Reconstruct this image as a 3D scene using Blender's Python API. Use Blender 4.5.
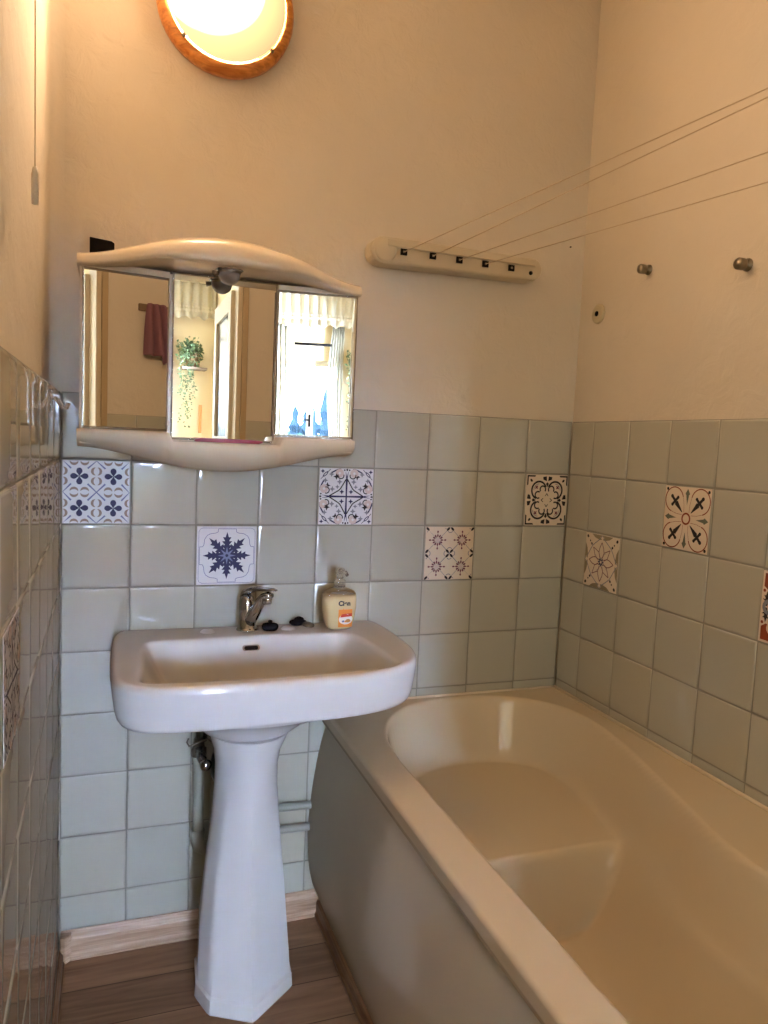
import bpy, bmesh, math, random
from mathutils import Vector, Matrix
random.seed(7)
PI = math.pi
scene = bpy.context.scene
for o in list(bpy.data.objects): bpy.data.objects.remove(o)
COL = scene.collection

# ---------------------------------------------------------------- camera
cam_d = bpy.data.cameras.new('camera'); cam = bpy.data.objects.new('camera', cam_d); COL.objects.link(cam)
R_ = Vector((0.93931982, -0.34019882, 0.04407987)); U_ = Vector((-0.0097801, 0.10188665, 0.99474794)); F_ = Vector((0.34290322, 0.93481756, -0.09237697))
CAMP = Vector((0.10788, -1.86387, 1.28683))
m = Matrix((( R_.x, U_.x, -F_.x, CAMP.x), (R_.y, U_.y, -F_.y, CAMP.y), (R_.z, U_.z, -F_.z, CAMP.z), (0, 0, 0, 1)))
cam.matrix_world = m
cam_d.sensor_fit = 'VERTICAL'; cam_d.sensor_height = 24.0; cam_d.sensor_width = 18.0
cam_d.lens = 748.44 / 1024 * 24.0
cam_d.clip_start = 0.01; cam_d.clip_end = 400
scene.camera = cam

# ---------------------------------------------------------------- world: bright daylight outside the window
SKY = 125.0
LAMP = 245.0
world = bpy.data.worlds.new('daylight'); scene.world = world; world.use_nodes = True
bg = world.node_tree.nodes['Background']
bg.inputs[0].default_value = (0.68, 0.87, 1.25, 1); bg.inputs[1].default_value = SKY
vs = scene.view_settings
vs.view_transform = 'Standard'; vs.look = 'None'; vs.gamma = 1; vs.use_curve_mapping = False; vs.exposure = 0.95
por = bpy.data.lights.new('window_daylight', 'AREA'); por.shape = 'RECTANGLE'; por.size = 0.62; por.size_y = 1.20
por.cycles.is_portal = True
pobj = bpy.data.objects.new('window_daylight', por); COL.objects.link(pobj)
pobj.location = (0.355, -6.66, 1.54); pobj.rotation_euler = (PI / 2, 0, PI)   # faces +y, into the room

po2 = bpy.data.lights.new('added_window_daylight', 'AREA'); po2.shape = 'RECTANGLE'; po2.size = 1.0; po2.size_y = 1.4  # portal of the unseen window added to bring in more daylight
po2.cycles.is_portal = True
pobj2 = bpy.data.objects.new('added_window_daylight', po2); COL.objects.link(pobj2)
pobj2.location = (1.22, -5.7, 1.6); pobj2.rotation_euler = (PI / 2, 0, PI / 2)   # faces -x, into the room

# ---------------------------------------------------------------- materials
def nodes(name):
    mt = bpy.data.materials.new(name); mt.use_nodes = True
    nt = mt.node_tree; return mt, nt, nt.nodes['Principled BSDF']
def mat(name, col, rough=0.5, metal=0.0, coat=0.0, trans=0.0, ior=1.45, bump=0, bscale=40, var=0, vscale=5, sss=0, alpha=1):
    mt, nt, b = nodes(name)
    b.inputs['Base Color'].default_value = (*col, 1); b.inputs['Roughness'].default_value = rough
    b.inputs['Metallic'].default_value = metal; b.inputs['Coat Weight'].default_value = coat
    b.inputs['Coat Roughness'].default_value = 0.04
    b.inputs['Transmission Weight'].default_value = trans; b.inputs['IOR'].default_value = ior
    b.inputs['Alpha'].default_value = alpha
    tc = nt.nodes.new('ShaderNodeTexCoord')
    if bump:
        n = nt.nodes.new('ShaderNodeTexNoise'); n.inputs['Scale'].default_value = bscale; n.inputs['Detail'].default_value = 5
        bp = nt.nodes.new('ShaderNodeBump'); bp.inputs['Strength'].default_value = bump; bp.inputs['Distance'].default_value = 0.01
        nt.links.new(tc.outputs['Object'], n.inputs['Vector']); nt.links.new(n.outputs['Fac'], bp.inputs['Height']); nt.links.new(bp.outputs['Normal'], b.inputs['Normal'])
    if var:
        n = nt.nodes.new('ShaderNodeTexNoise'); n.inputs['Scale'].default_value = vscale; n.inputs['Detail'].default_value = 4
        r = nt.nodes.new('ShaderNodeValToRGB')
        r.color_ramp.elements[0].position = .3; r.color_ramp.elements[1].position = .7
        r.color_ramp.elements[0].color = (*[c * (1 - var) for c in col], 1); r.color_ramp.elements[1].color = (*[min(1, c * (1 + var)) for c in col], 1)
        nt.links.new(tc.outputs['Object'], n.inputs['Vector']); nt.links.new(n.outputs['Fac'], r.inputs['Fac']); nt.links.new(r.outputs['Color'], b.inputs['Base Color'])
    return mt

def plaster_mat(name, col):
    mt, nt, b = nodes(name)
    b.inputs['Roughness'].default_value = 0.85
    tc = nt.nodes.new('ShaderNodeTexCoord')
    n = nt.nodes.new('ShaderNodeTexNoise'); n.inputs['Scale'].default_value = 3; n.inputs['Detail'].default_value = 6
    r = nt.nodes.new('ShaderNodeValToRGB'); r.color_ramp.elements[0].position = .3; r.color_ramp.elements[1].position = .7
    r.color_ramp.elements[0].color = (*[c * .94 for c in col], 1); r.color_ramp.elements[1].color = (*col, 1)
    nt.links.new(tc.outputs['Object'], n.inputs['Vector']); nt.links.new(n.outputs['Fac'], r.inputs['Fac']); nt.links.new(r.outputs['Color'], b.inputs['Base Color'])
    n1 = nt.nodes.new('ShaderNodeTexNoise'); n1.inputs['Scale'].default_value = 22; n1.inputs['Detail'].default_value = 8; n1.inputs['Roughness'].default_value = .6; n1.inputs['Distortion'].default_value = .7
    n2 = nt.nodes.new('ShaderNodeTexNoise'); n2.inputs['Scale'].default_value = 7; n2.inputs['Detail'].default_value = 2
    mx = nt.nodes.new('ShaderNodeMath'); mx.operation = 'MULTIPLY_ADD'; mx.inputs[1].default_value = 1.6
    nt.links.new(tc.outputs['Object'], n1.inputs['Vector']); nt.links.new(tc.outputs['Object'], n2.inputs['Vector'])
    nt.links.new(n2.outputs['Fac'], mx.inputs[0]); nt.links.new(n1.outputs['Fac'], mx.inputs[2])
    bp = nt.nodes.new('ShaderNodeBump'); bp.inputs['Strength'].default_value = .5; bp.inputs['Distance'].default_value = .007
    nt.links.new(mx.outputs[0], bp.inputs['Height']); nt.links.new(bp.outputs['Normal'], b.inputs['Normal'])
    return mt

def wood_mat(name, c1, c2, sc=(2, 30, 30), rough=.45, planks=False):
    mt, nt, b = nodes(name); b.inputs['Roughness'].default_value = rough
    tc = nt.nodes.new('ShaderNodeTexCoord'); mp = nt.nodes.new('ShaderNodeMapping'); mp.inputs['Scale'].default_value = sc
    n = nt.nodes.new('ShaderNodeTexNoise'); n.inputs['Scale'].default_value = 1.3; n.inputs['Detail'].default_value = 7; n.inputs['Distortion'].default_value = 1.2
    r = nt.nodes.new('ShaderNodeValToRGB'); r.color_ramp.elements[0].position = .35; r.color_ramp.elements[1].position = .68
    r.color_ramp.elements[0].color = (*c1, 1); r.color_ramp.elements[1].color = (*c2, 1)
    nt.links.new(tc.outputs['Object'], mp.inputs['Vector']); nt.links.new(mp.outputs[0], n.inputs['Vector']); nt.links.new(n.outputs['Fac'], r.inputs['Fac'])
    out = r.outputs['Color']
    if planks:
        bk = nt.nodes.new('ShaderNodeTexBrick'); bk.inputs['Scale'].default_value = 1; bk.inputs['Brick Width'].default_value = 1.25; bk.inputs['Row Height'].default_value = .125
        bk.inputs['Mortar Size'].default_value = .0012; bk.inputs['Color1'].default_value = (1, 1, 1, 1); bk.inputs['Color2'].default_value = (.72, .70, .68, 1); bk.inputs['Mortar'].default_value = (.25, .2, .16, 1)
        bk.offset = .37
        nt.links.new(tc.outputs['Object'], bk.inputs['Vector'])
        mx = nt.nodes.new('ShaderNodeMix'); mx.data_type = 'RGBA'; mx.blend_type = 'MULTIPLY'; mx.inputs[0].default_value = 1
        nt.links.new(out, mx.inputs[6]); nt.links.new(bk.outputs['Color'], mx.inputs[7]); out = mx.outputs[2]
    nt.links.new(out, b.inputs['Base Color'])
    return mt

def tile_mat():
    mt, nt, b = nodes('glazed_tile')
    a = nt.nodes.new('ShaderNodeAttribute'); a.attribute_name = 'tint'
    nt.links.new(a.outputs['Color'], b.inputs['Base Color'])
    b.inputs['Roughness'].default_value = .045; b.inputs['IOR'].default_value = 1.68
    tc = nt.nodes.new('ShaderNodeTexCoord')
    n = nt.nodes.new('ShaderNodeTexNoise'); n.inputs['Scale'].default_value = 9; n.inputs['Detail'].default_value = 1
    bp = nt.nodes.new('ShaderNodeBump'); bp.inputs['Strength'].default_value = .14; bp.inputs['Distance'].default_value = .004
    nt.links.new(tc.outputs['Object'], n.inputs['Vector']); nt.links.new(n.outputs['Fac'], bp.inputs['Height']); nt.links.new(bp.outputs['Normal'], b.inputs['Normal'])
    return mt

def emit_mat(name, col, st):
    mt = bpy.data.materials.new(name); mt.use_nodes = True; nt = mt.node_tree; nt.nodes.clear()
    e = nt.nodes.new('ShaderNodeEmission'); e.inputs[0].default_value = (*col, 1); e.inputs[1].default_value = st
    o = nt.nodes.new('ShaderNodeOutputMaterial'); nt.links.new(e.outputs[0], o.inputs[0]); return mt

def sheer_mat(name, col, see):
    mt = bpy.data.materials.new(name); mt.use_nodes = True; nt = mt.node_tree; nt.nodes.clear()
    d = nt.nodes.new('ShaderNodeBsdfDiffuse'); d.inputs[0].default_value = (*col, 1)
    t = nt.nodes.new('ShaderNodeBsdfTranslucent'); t.inputs[0].default_value = (*[c * .35 for c in col], 1)
    tr = nt.nodes.new('ShaderNodeBsdfTransparent')
    a = nt.nodes.new('ShaderNodeMixShader'); a.inputs[0].default_value = .12; c = nt.nodes.new('ShaderNodeMixShader'); c.inputs[0].default_value = see
    nt.links.new(d.outputs[0], a.inputs[1]); nt.links.new(t.outputs[0], a.inputs[2]); nt.links.new(a.outputs[0], c.inputs[1]); nt.links.new(tr.outputs[0], c.inputs[2])
    o = nt.nodes.new('ShaderNodeOutputMaterial'); nt.links.new(c.outputs[0], o.inputs[0]); return mt

def pane_mat():
    mt = bpy.data.materials.new('window_glass'); mt.use_nodes = True; nt = mt.node_tree; nt.nodes.clear()
    g = nt.nodes.new('ShaderNodeBsdfGlossy'); g.inputs['Roughness'].default_value = .02; tr = nt.nodes.new('ShaderNodeBsdfTransparent')
    f = nt.nodes.new('ShaderNodeFresnel'); f.inputs[0].default_value = 1.35; c = nt.nodes.new('ShaderNodeMixShader')
    nt.links.new(f.outputs[0], c.inputs[0]); nt.links.new(tr.outputs[0], c.inputs[1]); nt.links.new(g.outputs[0], c.inputs[2])
    o = nt.nodes.new('ShaderNodeOutputMaterial'); nt.links.new(c.outputs[0], o.inputs[0]); return mt

M = dict(
    plaster=plaster_mat('cream_plaster', (.695, .625, .515)),
    tile=tile_mat(), grout=mat('grey_grout', (.27, .26, .225), .8),
    ceramic=mat('white_ceramic', (.70, .69, .69), .05, ior=1.5),
    acrylic=mat('cream_acrylic', (.70, .595, .43), .06, ior=1.48),
    panel=mat('cream_panel', (.62, .55, .43), .005, ior=2.8),
    cream=mat('cream_plastic', (.58, .50, .36), .3),
    body=mat('ivory_plastic', (.74, .64, .49), .22),
    mirror=mat('mirror_glass', (.90, .92, .92), .0, metal=1),
    medge=mat('mirror_edge', (.35, .33, .3), .2, metal=1),
    chrome=mat('chrome', (.52, .55, .60), .08, metal=1),
    steel=mat('dull_metal', (.26, .23, .18), .35, metal=1),
    black=mat('black_rubber', (.012, .011, .014), .5),
    dark=mat('dark_void', (.012, .010, .009), .6),
    pipe=mat('grey_plastic_pipe', (.31, .31, .26), .35),
    floor=wood_mat('wood_laminate', (.29, .155, .085), (.50, .29, .165), (2.2, 22, 1), .35, True),
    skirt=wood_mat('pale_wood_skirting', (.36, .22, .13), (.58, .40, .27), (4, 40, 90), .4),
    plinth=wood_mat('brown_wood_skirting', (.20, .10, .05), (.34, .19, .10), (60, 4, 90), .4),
    pine=wood_mat('pine_wood', (.42, .13, .02), (.75, .32, .07), (10, 30, 60), .35),
    blue=mat('navy_ink', (.018, .018, .085), .45), lblue=mat('slate_blue_ink', (.17, .18, .34), .45), black_ink=mat('black_ink', (.008, .007, .012), .45),
    tan=mat('tan_ink', (.30, .21, .17), .45), white=mat('white_sticker', (.70, .69, .72), .3), warmw=mat('cream_sticker', (.72, .62, .50), .35),
    red=mat('rust_ink', (.24, .04, .015), .45), green=mat('grey_green_ink', (.13, .15, .11), .45), pinkink=mat('plum_ink', (.16, .04, .07), .45), greyink=mat('grey_ink', (.22, .23, .27), .45),
    lpink=mat('pale_pink_ink', (.62, .50, .47), .45), darkt=mat('olive_ink', (.27, .22, .14), .45),
    liquid=mat('cream_soap', (.72, .56, .30), .25, coat=1), clear=mat('clear_plastic', (.92, .89, .82), .06, trans=.9, ior=1.25),
    orange=mat('orange_label', (.80, .27, .04), .4), lred=mat('red_label', (.62, .06, .03), .4), lwhite=mat('white_label', (.85, .80, .76), .4), honey=mat('honey_brown', (.60, .28, .09), .5), ink=mat('dark_lettering', (.02, .02, .03), .5),
    crimson=mat('crimson_plastic', (.30, .02, .06), .35), silicone=mat('white_sealant', (.80, .70, .55), .4),
    cord=mat('white_cord', (.52, .42, .29), .7), bulb=mat('frosted_grey_glass', (.30, .29, .29), .25),
    yellow=mat('yellow_wall_paint', (.78, .64, .40), .9), cream_paint=mat('cream_gloss_paint', (.62, .52, .36), .3),
    jamb=mat('brown_beige_paint', (.45, .34, .20), .4), glassdark=mat('dark_door_glass', (.10, .09, .06), .15), bluewhite=mat('pale_blue_paint', (.55, .60, .66), .4),
    towel=mat('dusty_pink_terry', (.26, .12, .15), .95, bump=.5, bscale=300), wood=mat('rail_wood', (.22, .15, .09), .6),
    leaf=mat('green_leaf', (.10, .14, .05), .6, var=.4, vscale=30), basket=mat('wicker_brown', (.22, .12, .05), .8, bump=.6, bscale=120), conifer=mat('conifer_needles', (.0036, .0062, .0080), .9, var=.5, vscale=.8), meadow=mat('meadow_grass', (.0040, .0080, .0052), .9, var=.4, vscale=.3), trunk=mat('tree_bark', (.004, .003, .003), .9),
    lace=sheer_mat('lace', (.62, .55, .40), .05), sheer=sheer_mat('sheer_curtain', (.62, .58, .46), .14), pane=pane_mat(), white_paint=mat('white_paint', (.75, .70, .58), .35),
)

for k_ in ('conifer', 'meadow', 'trunk', 'dark', 'black'): M[k_].node_tree.nodes['Principled BSDF'].inputs['Specular IOR Level'].default_value = 0

# ---------------------------------------------------------------- mesh helpers (world coordinates in, parent offset removed on link)
class MB:
    def __init__(s): s.v = []; s.f = []; s.mi = []; s.sm = []; s.mats = []; s.tint = None
    def mat(s, k):
        if k not in s.mats: s.mats.append(k)
        return s.mats.index(k)
    def add(s, vs, fs, k, smooth=False):
        o = len(s.v); s.v += [tuple(v) for v in vs]; i = s.mat(k)
        for f in fs: s.f.append([o + j for j in f]); s.mi.append(i); s.sm.append(smooth)
    def box(s, x0, x1, y0, y1, z0, z1, k):
        x0, x1 = sorted((x0, x1)); y0, y1 = sorted((y0, y1)); z0, z1 = sorted((z0, z1))
        v = [(x, y, z) for z in (z0, z1) for y in (y0, y1) for x in (x0, x1)]
        s.add(v, [(0, 2, 3, 1), (4, 5, 7, 6), (0, 1, 5, 4), (2, 6, 7, 3), (0, 4, 6, 2), (1, 3, 7, 5)], k)
    def loft(s, loops, k, cap0=False, cap1=False, closed=True, smooth=True, flip=False):
        n = len(loops[0]); v = [p for l in loops for p in l]; f = []
        for i in range(len(loops) - 1):
            for j in range(n if closed else n - 1):
                q = (i * n + j, i * n + (j + 1) % n, (i + 1) * n + (j + 1) % n, (i + 1) * n + j)
                f.append(q[::-1] if flip else q)
        if cap0: f.append(tuple(range(n)) if flip else tuple(range(n))[::-1])
        if cap1:
            q = tuple((len(loops) - 1) * n + j for j in range(n)); f.append(q[::-1] if flip else q)
        s.add(v, f, k, smooth)
    def tube(s, pts, r, k, seg=12, caps=True):
        pts = [Vector(p) for p in pts]; loops = []; up = None
        for i, p in enumerate(pts):
            d = (pts[min(i + 1, len(pts) - 1)] - pts[max(i - 1, 0)]).normalized()
            if up is None:
                up = Vector((0, 0, 1)) if abs(d.z) < .9 else Vector((1, 0, 0))
            a = d.cross(up).normalized(); b = a.cross(d).normalized(); up = b
            rr = r[i] if isinstance(r, (list, tuple)) else r
            loops.append([p + a * math.cos(2 * PI * t / seg) * rr + b * math.sin(2 * PI * t / seg) * rr for t in range(seg)])
        s.loft(loops, k, caps, caps)
    def lathe(s, prof, c, axis, k, seg=32, cap0=False, cap1=False):
        # prof: (radius, distance along axis)
        ax = Vector(axis).normalized(); h = Vector((0, 0, 1)) if abs(ax.z) < .9 else Vector((1, 0, 0))
        a = ax.cross(h).normalized(); b = ax.cross(a).normalized(); c = Vector(c)
        s.loft([[c + ax * d + (a * math.cos(2 * PI * t / seg) + b * math.sin(2 * PI * t / seg)) * r for t in range(seg)] for r, d in prof], k, cap0, cap1)
    def prism(s, poly, fn, d0, d1, k, smooth=False):
        # poly 2-D, fn(u, v, d) -> 3-D
        s.loft([[fn(u, v, d0) for u, v in poly], [fn(u, v, d1) for u, v in poly]], k, True, True, smooth=False)
    def grid(s, nu, nv, fn, k, smooth=True):
        v = [fn(i / nu, j / nv) for i in range(nu + 1) for j in range(nv + 1)]
        s.add(v, [(i * (nv + 1) + j, (i + 1) * (nv + 1) + j, (i + 1) * (nv + 1) + j + 1, i * (nv + 1) + j + 1) for i in range(nu) for j in range(nv)], k, smooth)
    def build(s, name, parent=None, bevel=0, bseg=2, fixn=True, sub=0, solid=0):
        off = Vector((0, 0, 0)); q = parent
        while q is not None: off += q.location; q = q.parent
        me = bpy.data.meshes.new(name); me.from_pydata([tuple(Vector(v) - off) for v in s.v], [], s.f)
        for k in s.mats: me.materials.append(M[k])
        me.polygons.foreach_set('material_index', s.mi); me.polygons.foreach_set('use_smooth', s.sm); me.update()
        if fixn:
            bm = bmesh.new(); bm.from_mesh(me); bmesh.ops.recalc_face_normals(bm, faces=bm.faces); bm.to_mesh(me); bm.free()
        o = bpy.data.objects.new(name, me); COL.objects.link(o); o.parent = parent
        if solid:
            md = o.modifiers.new('s', 'SOLIDIFY'); md.thickness = solid; md.offset = 0
        if bevel:
            md = o.modifiers.new('b', 'BEVEL'); md.width = bevel; md.segments = bseg; md.limit_method = 'ANGLE'; md.angle_limit = .6
            md.harden_normals = True
        if sub:
            md = o.modifiers.new('u', 'SUBSURF'); md.levels = sub; md.render_levels = sub
        return o
def tag(o, label, cat, group=None, kind=None):
    o['label'] = label; o['category'] = cat
    if group: o['group'] = group
    if kind: o['kind'] = kind
    return o
def thing(name, label, cat, loc, group=None):
    o = bpy.data.objects.new(name, None); o.empty_display_size = .05; COL.objects.link(o); o.location = loc
    return tag(o, label, cat, group)
def struct(o): o['kind'] = 'structure'; return o
def sm(x): x = max(0., min(1., x)); return x * x * (3 - 2 * x)
def lerp(a, b, t): return a + (b - a) * t
def crom(pts, n, closed=True):
    out = []; N = len(pts)
    for i in range(N if closed else N - 1):
        g = (lambda j: Vector(pts[j % N])) if closed else (lambda j: Vector(pts[max(0, min(N - 1, j))]))
        p0, p1, p2, p3 = g(i - 1), g(i), g(i + 1), g(i + 2)
        for t in range(n):
            t /= n
            out.append(.5 * ((2 * p1) + (p2 - p0) * t + (2 * p0 - 5 * p1 + 4 * p2 - p3) * t * t + (3 * p1 - p0 - 3 * p2 + p3) * t ** 3))
    if not closed: out.append(Vector(pts[-1]))
    return out
def radial(poly, c, n):
    """resample a star-shaped outline at n equal angles about c"""
    res = []; P = [(p[0] - c[0], p[1] - c[1]) for p in poly]
    for k in range(n):
        a = 2 * PI * k / n; dx, dy = math.cos(a), math.sin(a); best = 0
        for i in range(len(P)):
            (ax, ay), (bx, by) = P[i], P[(i + 1) % len(P)]
            ex, ey = bx - ax, by - ay; den = dx * ey - dy * ex
            if abs(den) < 1e-12: continue
            t = (ax * ey - ay * ex) / den; u = (ax * dy - ay * dx) / den
            if t > 0 and -1e-6 <= u <= 1 + 1e-6: best = max(best, t)
        res.append((c[0] + dx * best, c[1] + dy * best))
    return res

# ================================================================ THE ROOM
XR = 1.359; YB = -2.35; T = .152; ZT = 1.37; ZC = 2.75
b = MB(); b.box(-.35, 1.7, 0.012, .2, -.1, ZC + .1, 'plaster'); wall_back = struct(b.build('wall_back'))
# left plaster: slightly recessed behind the tile face, with a rounded inner corner
b = MB(); b.box(-.3, -.026, YB, .1, -.1, ZC + .1, 'plaster'); wall_left = struct(b.build('wall_left'))
b = MB(); b.grid(10, 1, lambda u, v: (-.026 + .030 * (1 - math.cos(u * PI / 2)), .012 - .03 * (1 - math.sin(u * PI / 2)), lerp(ZT - .01, ZC, v)), 'plaster')
b.build('corner_fillet', wall_left, fixn=False)
b = MB(); b.box(XR + .010, 1.7, YB - .1, .1, -.1, ZC + .1, 'plaster'); wall_right = struct(b.build('wall_right'))
b = MB()
b.box(.77, 1.7, YB - .1, YB, -.1, ZC + .1, 'plaster'); b.box(-.35, .77, YB - .1, YB, 2.14, ZC + .1, 'plaster'); b.box(-.35, -.05, YB - .1, YB, -.1, 2.14, 'plaster')
wall_rear = struct(b.build('wall_rear'))
b = MB(); b.box(-.35, 1.7, YB - .1, .2, ZC, ZC + .1, 'plaster'); struct(b.build('ceiling'))
b = MB(); b.box(-.35, 1.7, YB - .1, .2, -.1, 0, 'floor'); struct(b.build('floor'))

# ---- glazed tiles
TB = (.475, .46, .385)
def tile_field(name, cols, rows, fn, parent, y_edge=.0035):
    """cols/rows: boundaries; fn(u, z, d) maps to world; d = height out of the wall"""
    b = MB(); cols_attr = []
    def addq(vs, fs, k, tint, smooth=False):
        n0 = len(b.f); b.add(vs, fs, k, smooth); cols_attr.extend([tint] * (len(b.f) - n0))
    u0, u1, z0, z1 = cols[0], cols[-1], rows[-1], rows[0]
    addq([fn(u0, z0, -.003), fn(u1, z0, -.003), fn(u1, z1, -.003), fn(u0, z1, -.003)], [(0, 1, 2, 3)], 'grout', (0, 0, 0))
    addq([fn(u0, z1, -.003), fn(u1, z1, -.003), fn(u1, z1, -.014), fn(u0, z1, -.014)], [(0, 1, 2, 3)], 'grout', (0, 0, 0))
    g = .0016; e = .0045
    for i in range(len(cols) - 1):
        for j in range(len(rows) - 1):
            a, c_ = cols[i] + g, cols[i + 1] - g; t, bt = rows[j] - g, rows[j + 1] + g
            if c_ - a < .01 or t - bt < .01: continue
            k = 1 + random.uniform(-.07, .05); w = random.uniform(-.012, .012)
            tint = (TB[0] * k + w, TB[1] * k, TB[2] * k - w)
            h = .0005 * random.uniform(-1, 1); tx = random.uniform(-1, 1) * .0006; tz = random.uniform(-1, 1) * .0006
            def P(u, z, d):
                return fn(u, z, d + h * (d > -.002) + (tx * (2 * (u - a) / (c_ - a) - 1) + tz * (2 * (z - bt) / (t - bt) - 1)) * (d > -.002))
            rings = []
            for ins, d in ((0, -.003), (.0006, -.0014), (.0022, -.0006), (.006, -.00028), (.020, 0)):
                rings.append([P(a + ins, bt + ins, d), P(c_ - ins, bt + ins, d), P(c_ - ins, t - ins, d), P(a + ins, t - ins, d)])
            vs = [p for r in rings for p in r]
            fs = [(r * 4 + q, r * 4 + (q + 1) % 4, (r + 1) * 4 + (q + 1) % 4, (r + 1) * 4 + q) for r in range(4) for q in range(4)] + [(16, 17, 18, 19)]
            addq(vs, fs, 'tile', tint, True)
    o = b.build(name, parent, fixn=False)
    at = o.data.color_attributes.new('tint', 'FLOAT_COLOR', 'CORNER')
    i = 0
    for p, tcol in zip(o.data.polygons, cols_attr):
        for li in p.loop_indices: at.data[li].color = (*tcol, 1)
    return o
rows = [ZT - j * T for j in range(9)] + [.004]
tile_field('tile_cladding', [k * T for k in range(9)] + [XR], rows, lambda u, z, d: (u, -d, z), wall_back)
tile_field('tile_cladding', [0] + [.105 + k * T for k in range(14)] + [2.30], rows, lambda u, z, d: (XR - d, -u, z), wall_right)
tile_field('tile_cladding', [0] + [.085 + k * T for k in range(14)] + [2.30], rows, lambda u, z, d: (d, -u, z), wall_left)
tile_field('tile_cladding', [.775 + k * T for k in range(4)] + [XR], rows, lambda u, z, d: (u, YB + .012 + d, z), wall_rear)
# thin plaster ledge above the tiles is closed by the wall blocks; wood skirting
def skirting(name, pts, key, horiz):
    b = MB(); b.prism(pts, horiz[0], horiz[1], horiz[2], key); return struct(b.build(name, bevel=.001))
prof = [(0, 0), (.016, 0), (.018, .012), (.013, .020), (.013, .052), (.010, .060), (.006, .066), (.004, .072), (0, .072)]
skirting('baseboard_back', prof, 'skirt', (lambda u, v, d: (d, -u - .001, v), .004, .645))
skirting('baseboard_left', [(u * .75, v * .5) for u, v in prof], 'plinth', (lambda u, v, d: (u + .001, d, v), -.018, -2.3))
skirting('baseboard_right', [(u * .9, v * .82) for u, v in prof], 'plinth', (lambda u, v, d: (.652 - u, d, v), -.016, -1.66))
# small moulded skirting corner cap at the left corner
b = MB(); b.prism([(0, 0), (.026, 0), (.026, .012), (.012, .026), (0, .026)], lambda u, v, d: (.003 + u, -.002 - v, d), 0, .069, 'skirt')
o = struct(b.build('trim_1', bevel=.003))

# ---- patterned sticker tiles -------------------------------------------------
def arc(cx, cy, r, a0, a1, w, n=14, wt=None):
    """stroked arc polygon; w = width, wt=True tapers to crescent"""
    o = []; i_ = []
    for k in range(n + 1):
        a = lerp(a0, a1, k / n); ww = w * (math.sin(PI * k / n) if wt else 1) / 2 + .004
        o.append((cx + math.cos(a) * (r + ww), cy + math.sin(a) * (r + ww))); i_.append((cx + math.cos(a) * (r - ww), cy + math.sin(a) * (r - ww)))
    return [(o[k], o[k + 1], i_[k + 1], i_[k]) for k in range(n)]
def line(x0, y0, x1, y1, w, w1=None):
    w1 = w if w1 is None else w1; d = math.hypot(x1 - x0, y1 - y0); nx, ny = -(y1 - y0) / d, (x1 - x0) / d
    return [((x0 + nx * w / 2, y0 + ny * w / 2), (x1 + nx * w1 / 2, y1 + ny * w1 / 2), (x1 - nx * w1 / 2, y1 - ny * w1 / 2), (x0 - nx * w / 2, y0 - ny * w / 2))]
def ell(cx, cy, rx, ry, rot=0, n=14):
    return [[(cx + math.cos(rot) * rx * math.cos(t) - math.sin(rot) * ry * math.sin(t), cy + math.sin(rot) * rx * math.cos(t) + math.cos(rot) * ry * math.sin(t)) for t in [2 * PI * k / n for k in range(n)]]]
def path(pts, w):
    o = []
    for p, q in zip(pts, pts[1:]): o += line(*p, *q, w)
    return o
def rotp(polys, a, cx=0, cy=0):
    c, s = math.cos(a), math.sin(a)
    return [[(cx + x * c - y * s, cy + x * s + y * c) for x, y in p] for p in polys]
def shp(polys, dx, dy, sx=1, sy=1): return [[(x * sx + dx, y * sy + dy) for x, y in p] for p in polys]
def leaf(n=3, L=1, W=.3):
    """jagged leaf along +x from 0 to L (unit)"""
    top = [(0, .02)]
    for k in range(n):
        x = L * (.30 + .5 * k / n); top += [(x, W * .42 * (1 - .2 * k / n)), (x + .14 * L, W * (1 - .45 * k / n)), (x + .10 * L, W * .40 * (1 - .3 * k / n))]
    top += [(L, 0)]
    out = []
    for (x0, y0), (x1, y1) in zip(top, top[1:]): out.append([(x0, y0), (x1, y1), (x1, -y1), (x0, -y0)] if x1 >= x0 else [(x0, y0), (x1, y1), (x1, 0), (x0, 0)])
    return out
def pat_clover():
    L = []
    for cx in (-.5, .5):
        for cy in (-.5, .5):
            for q in range(4):
                a = q * PI / 2
                L.append(('blue', rotp(ell(.165, 0, .10, .09, 0) + [[(0, 0), (.13, .082), (.13, -.082)]], a, cx, cy)))
                L.append(('lblue', rotp(line(.24, .24, .5, .5, .055, .03), a, cx, cy)))
                for s in (-1, 1): L.append(('tan', rotp(arc(.50, s * .155, .125, PI * .58, PI * 1.42, .075, 10, True), a, cx, cy)))
    return 'white', L
def pat_snow():
    L = []
    for q in range(8):
        a = q * PI / 4; l = .80 if q % 2 == 0 else .84
        L.append(('blue', rotp(leaf(3, l, .20), a)))
        L.append(('blue', rotp([[(0, -.06), (.30, -.10), (.30, .10), (0, .06)]], a)))
    for q in range(8): L.append(('lblue', rotp([[(0, 0), (.08, .045), (.30, 0), (.08, -.045)]], q * PI / 4)))
    L.append(('blue', ell(0, 0, .05, .05)))
    for q in range(4):
        a = q * PI / 2
        pl = [(.30, .90), (.30, .80), (.38, .76), (.55, .74), (.68, .66), (.74, .55), (.76, .38), (.80, .30), (.90, .30)]
        L.append(('lblue', rotp(path(pl, .018) + path([(.9, -.3), (.9, .3)], .016) + path([(.93, -.32), (.93, .8), (.90, .88), (.8, .93), (-.32, .93)], .012), a)))
    return 'white', L
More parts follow.
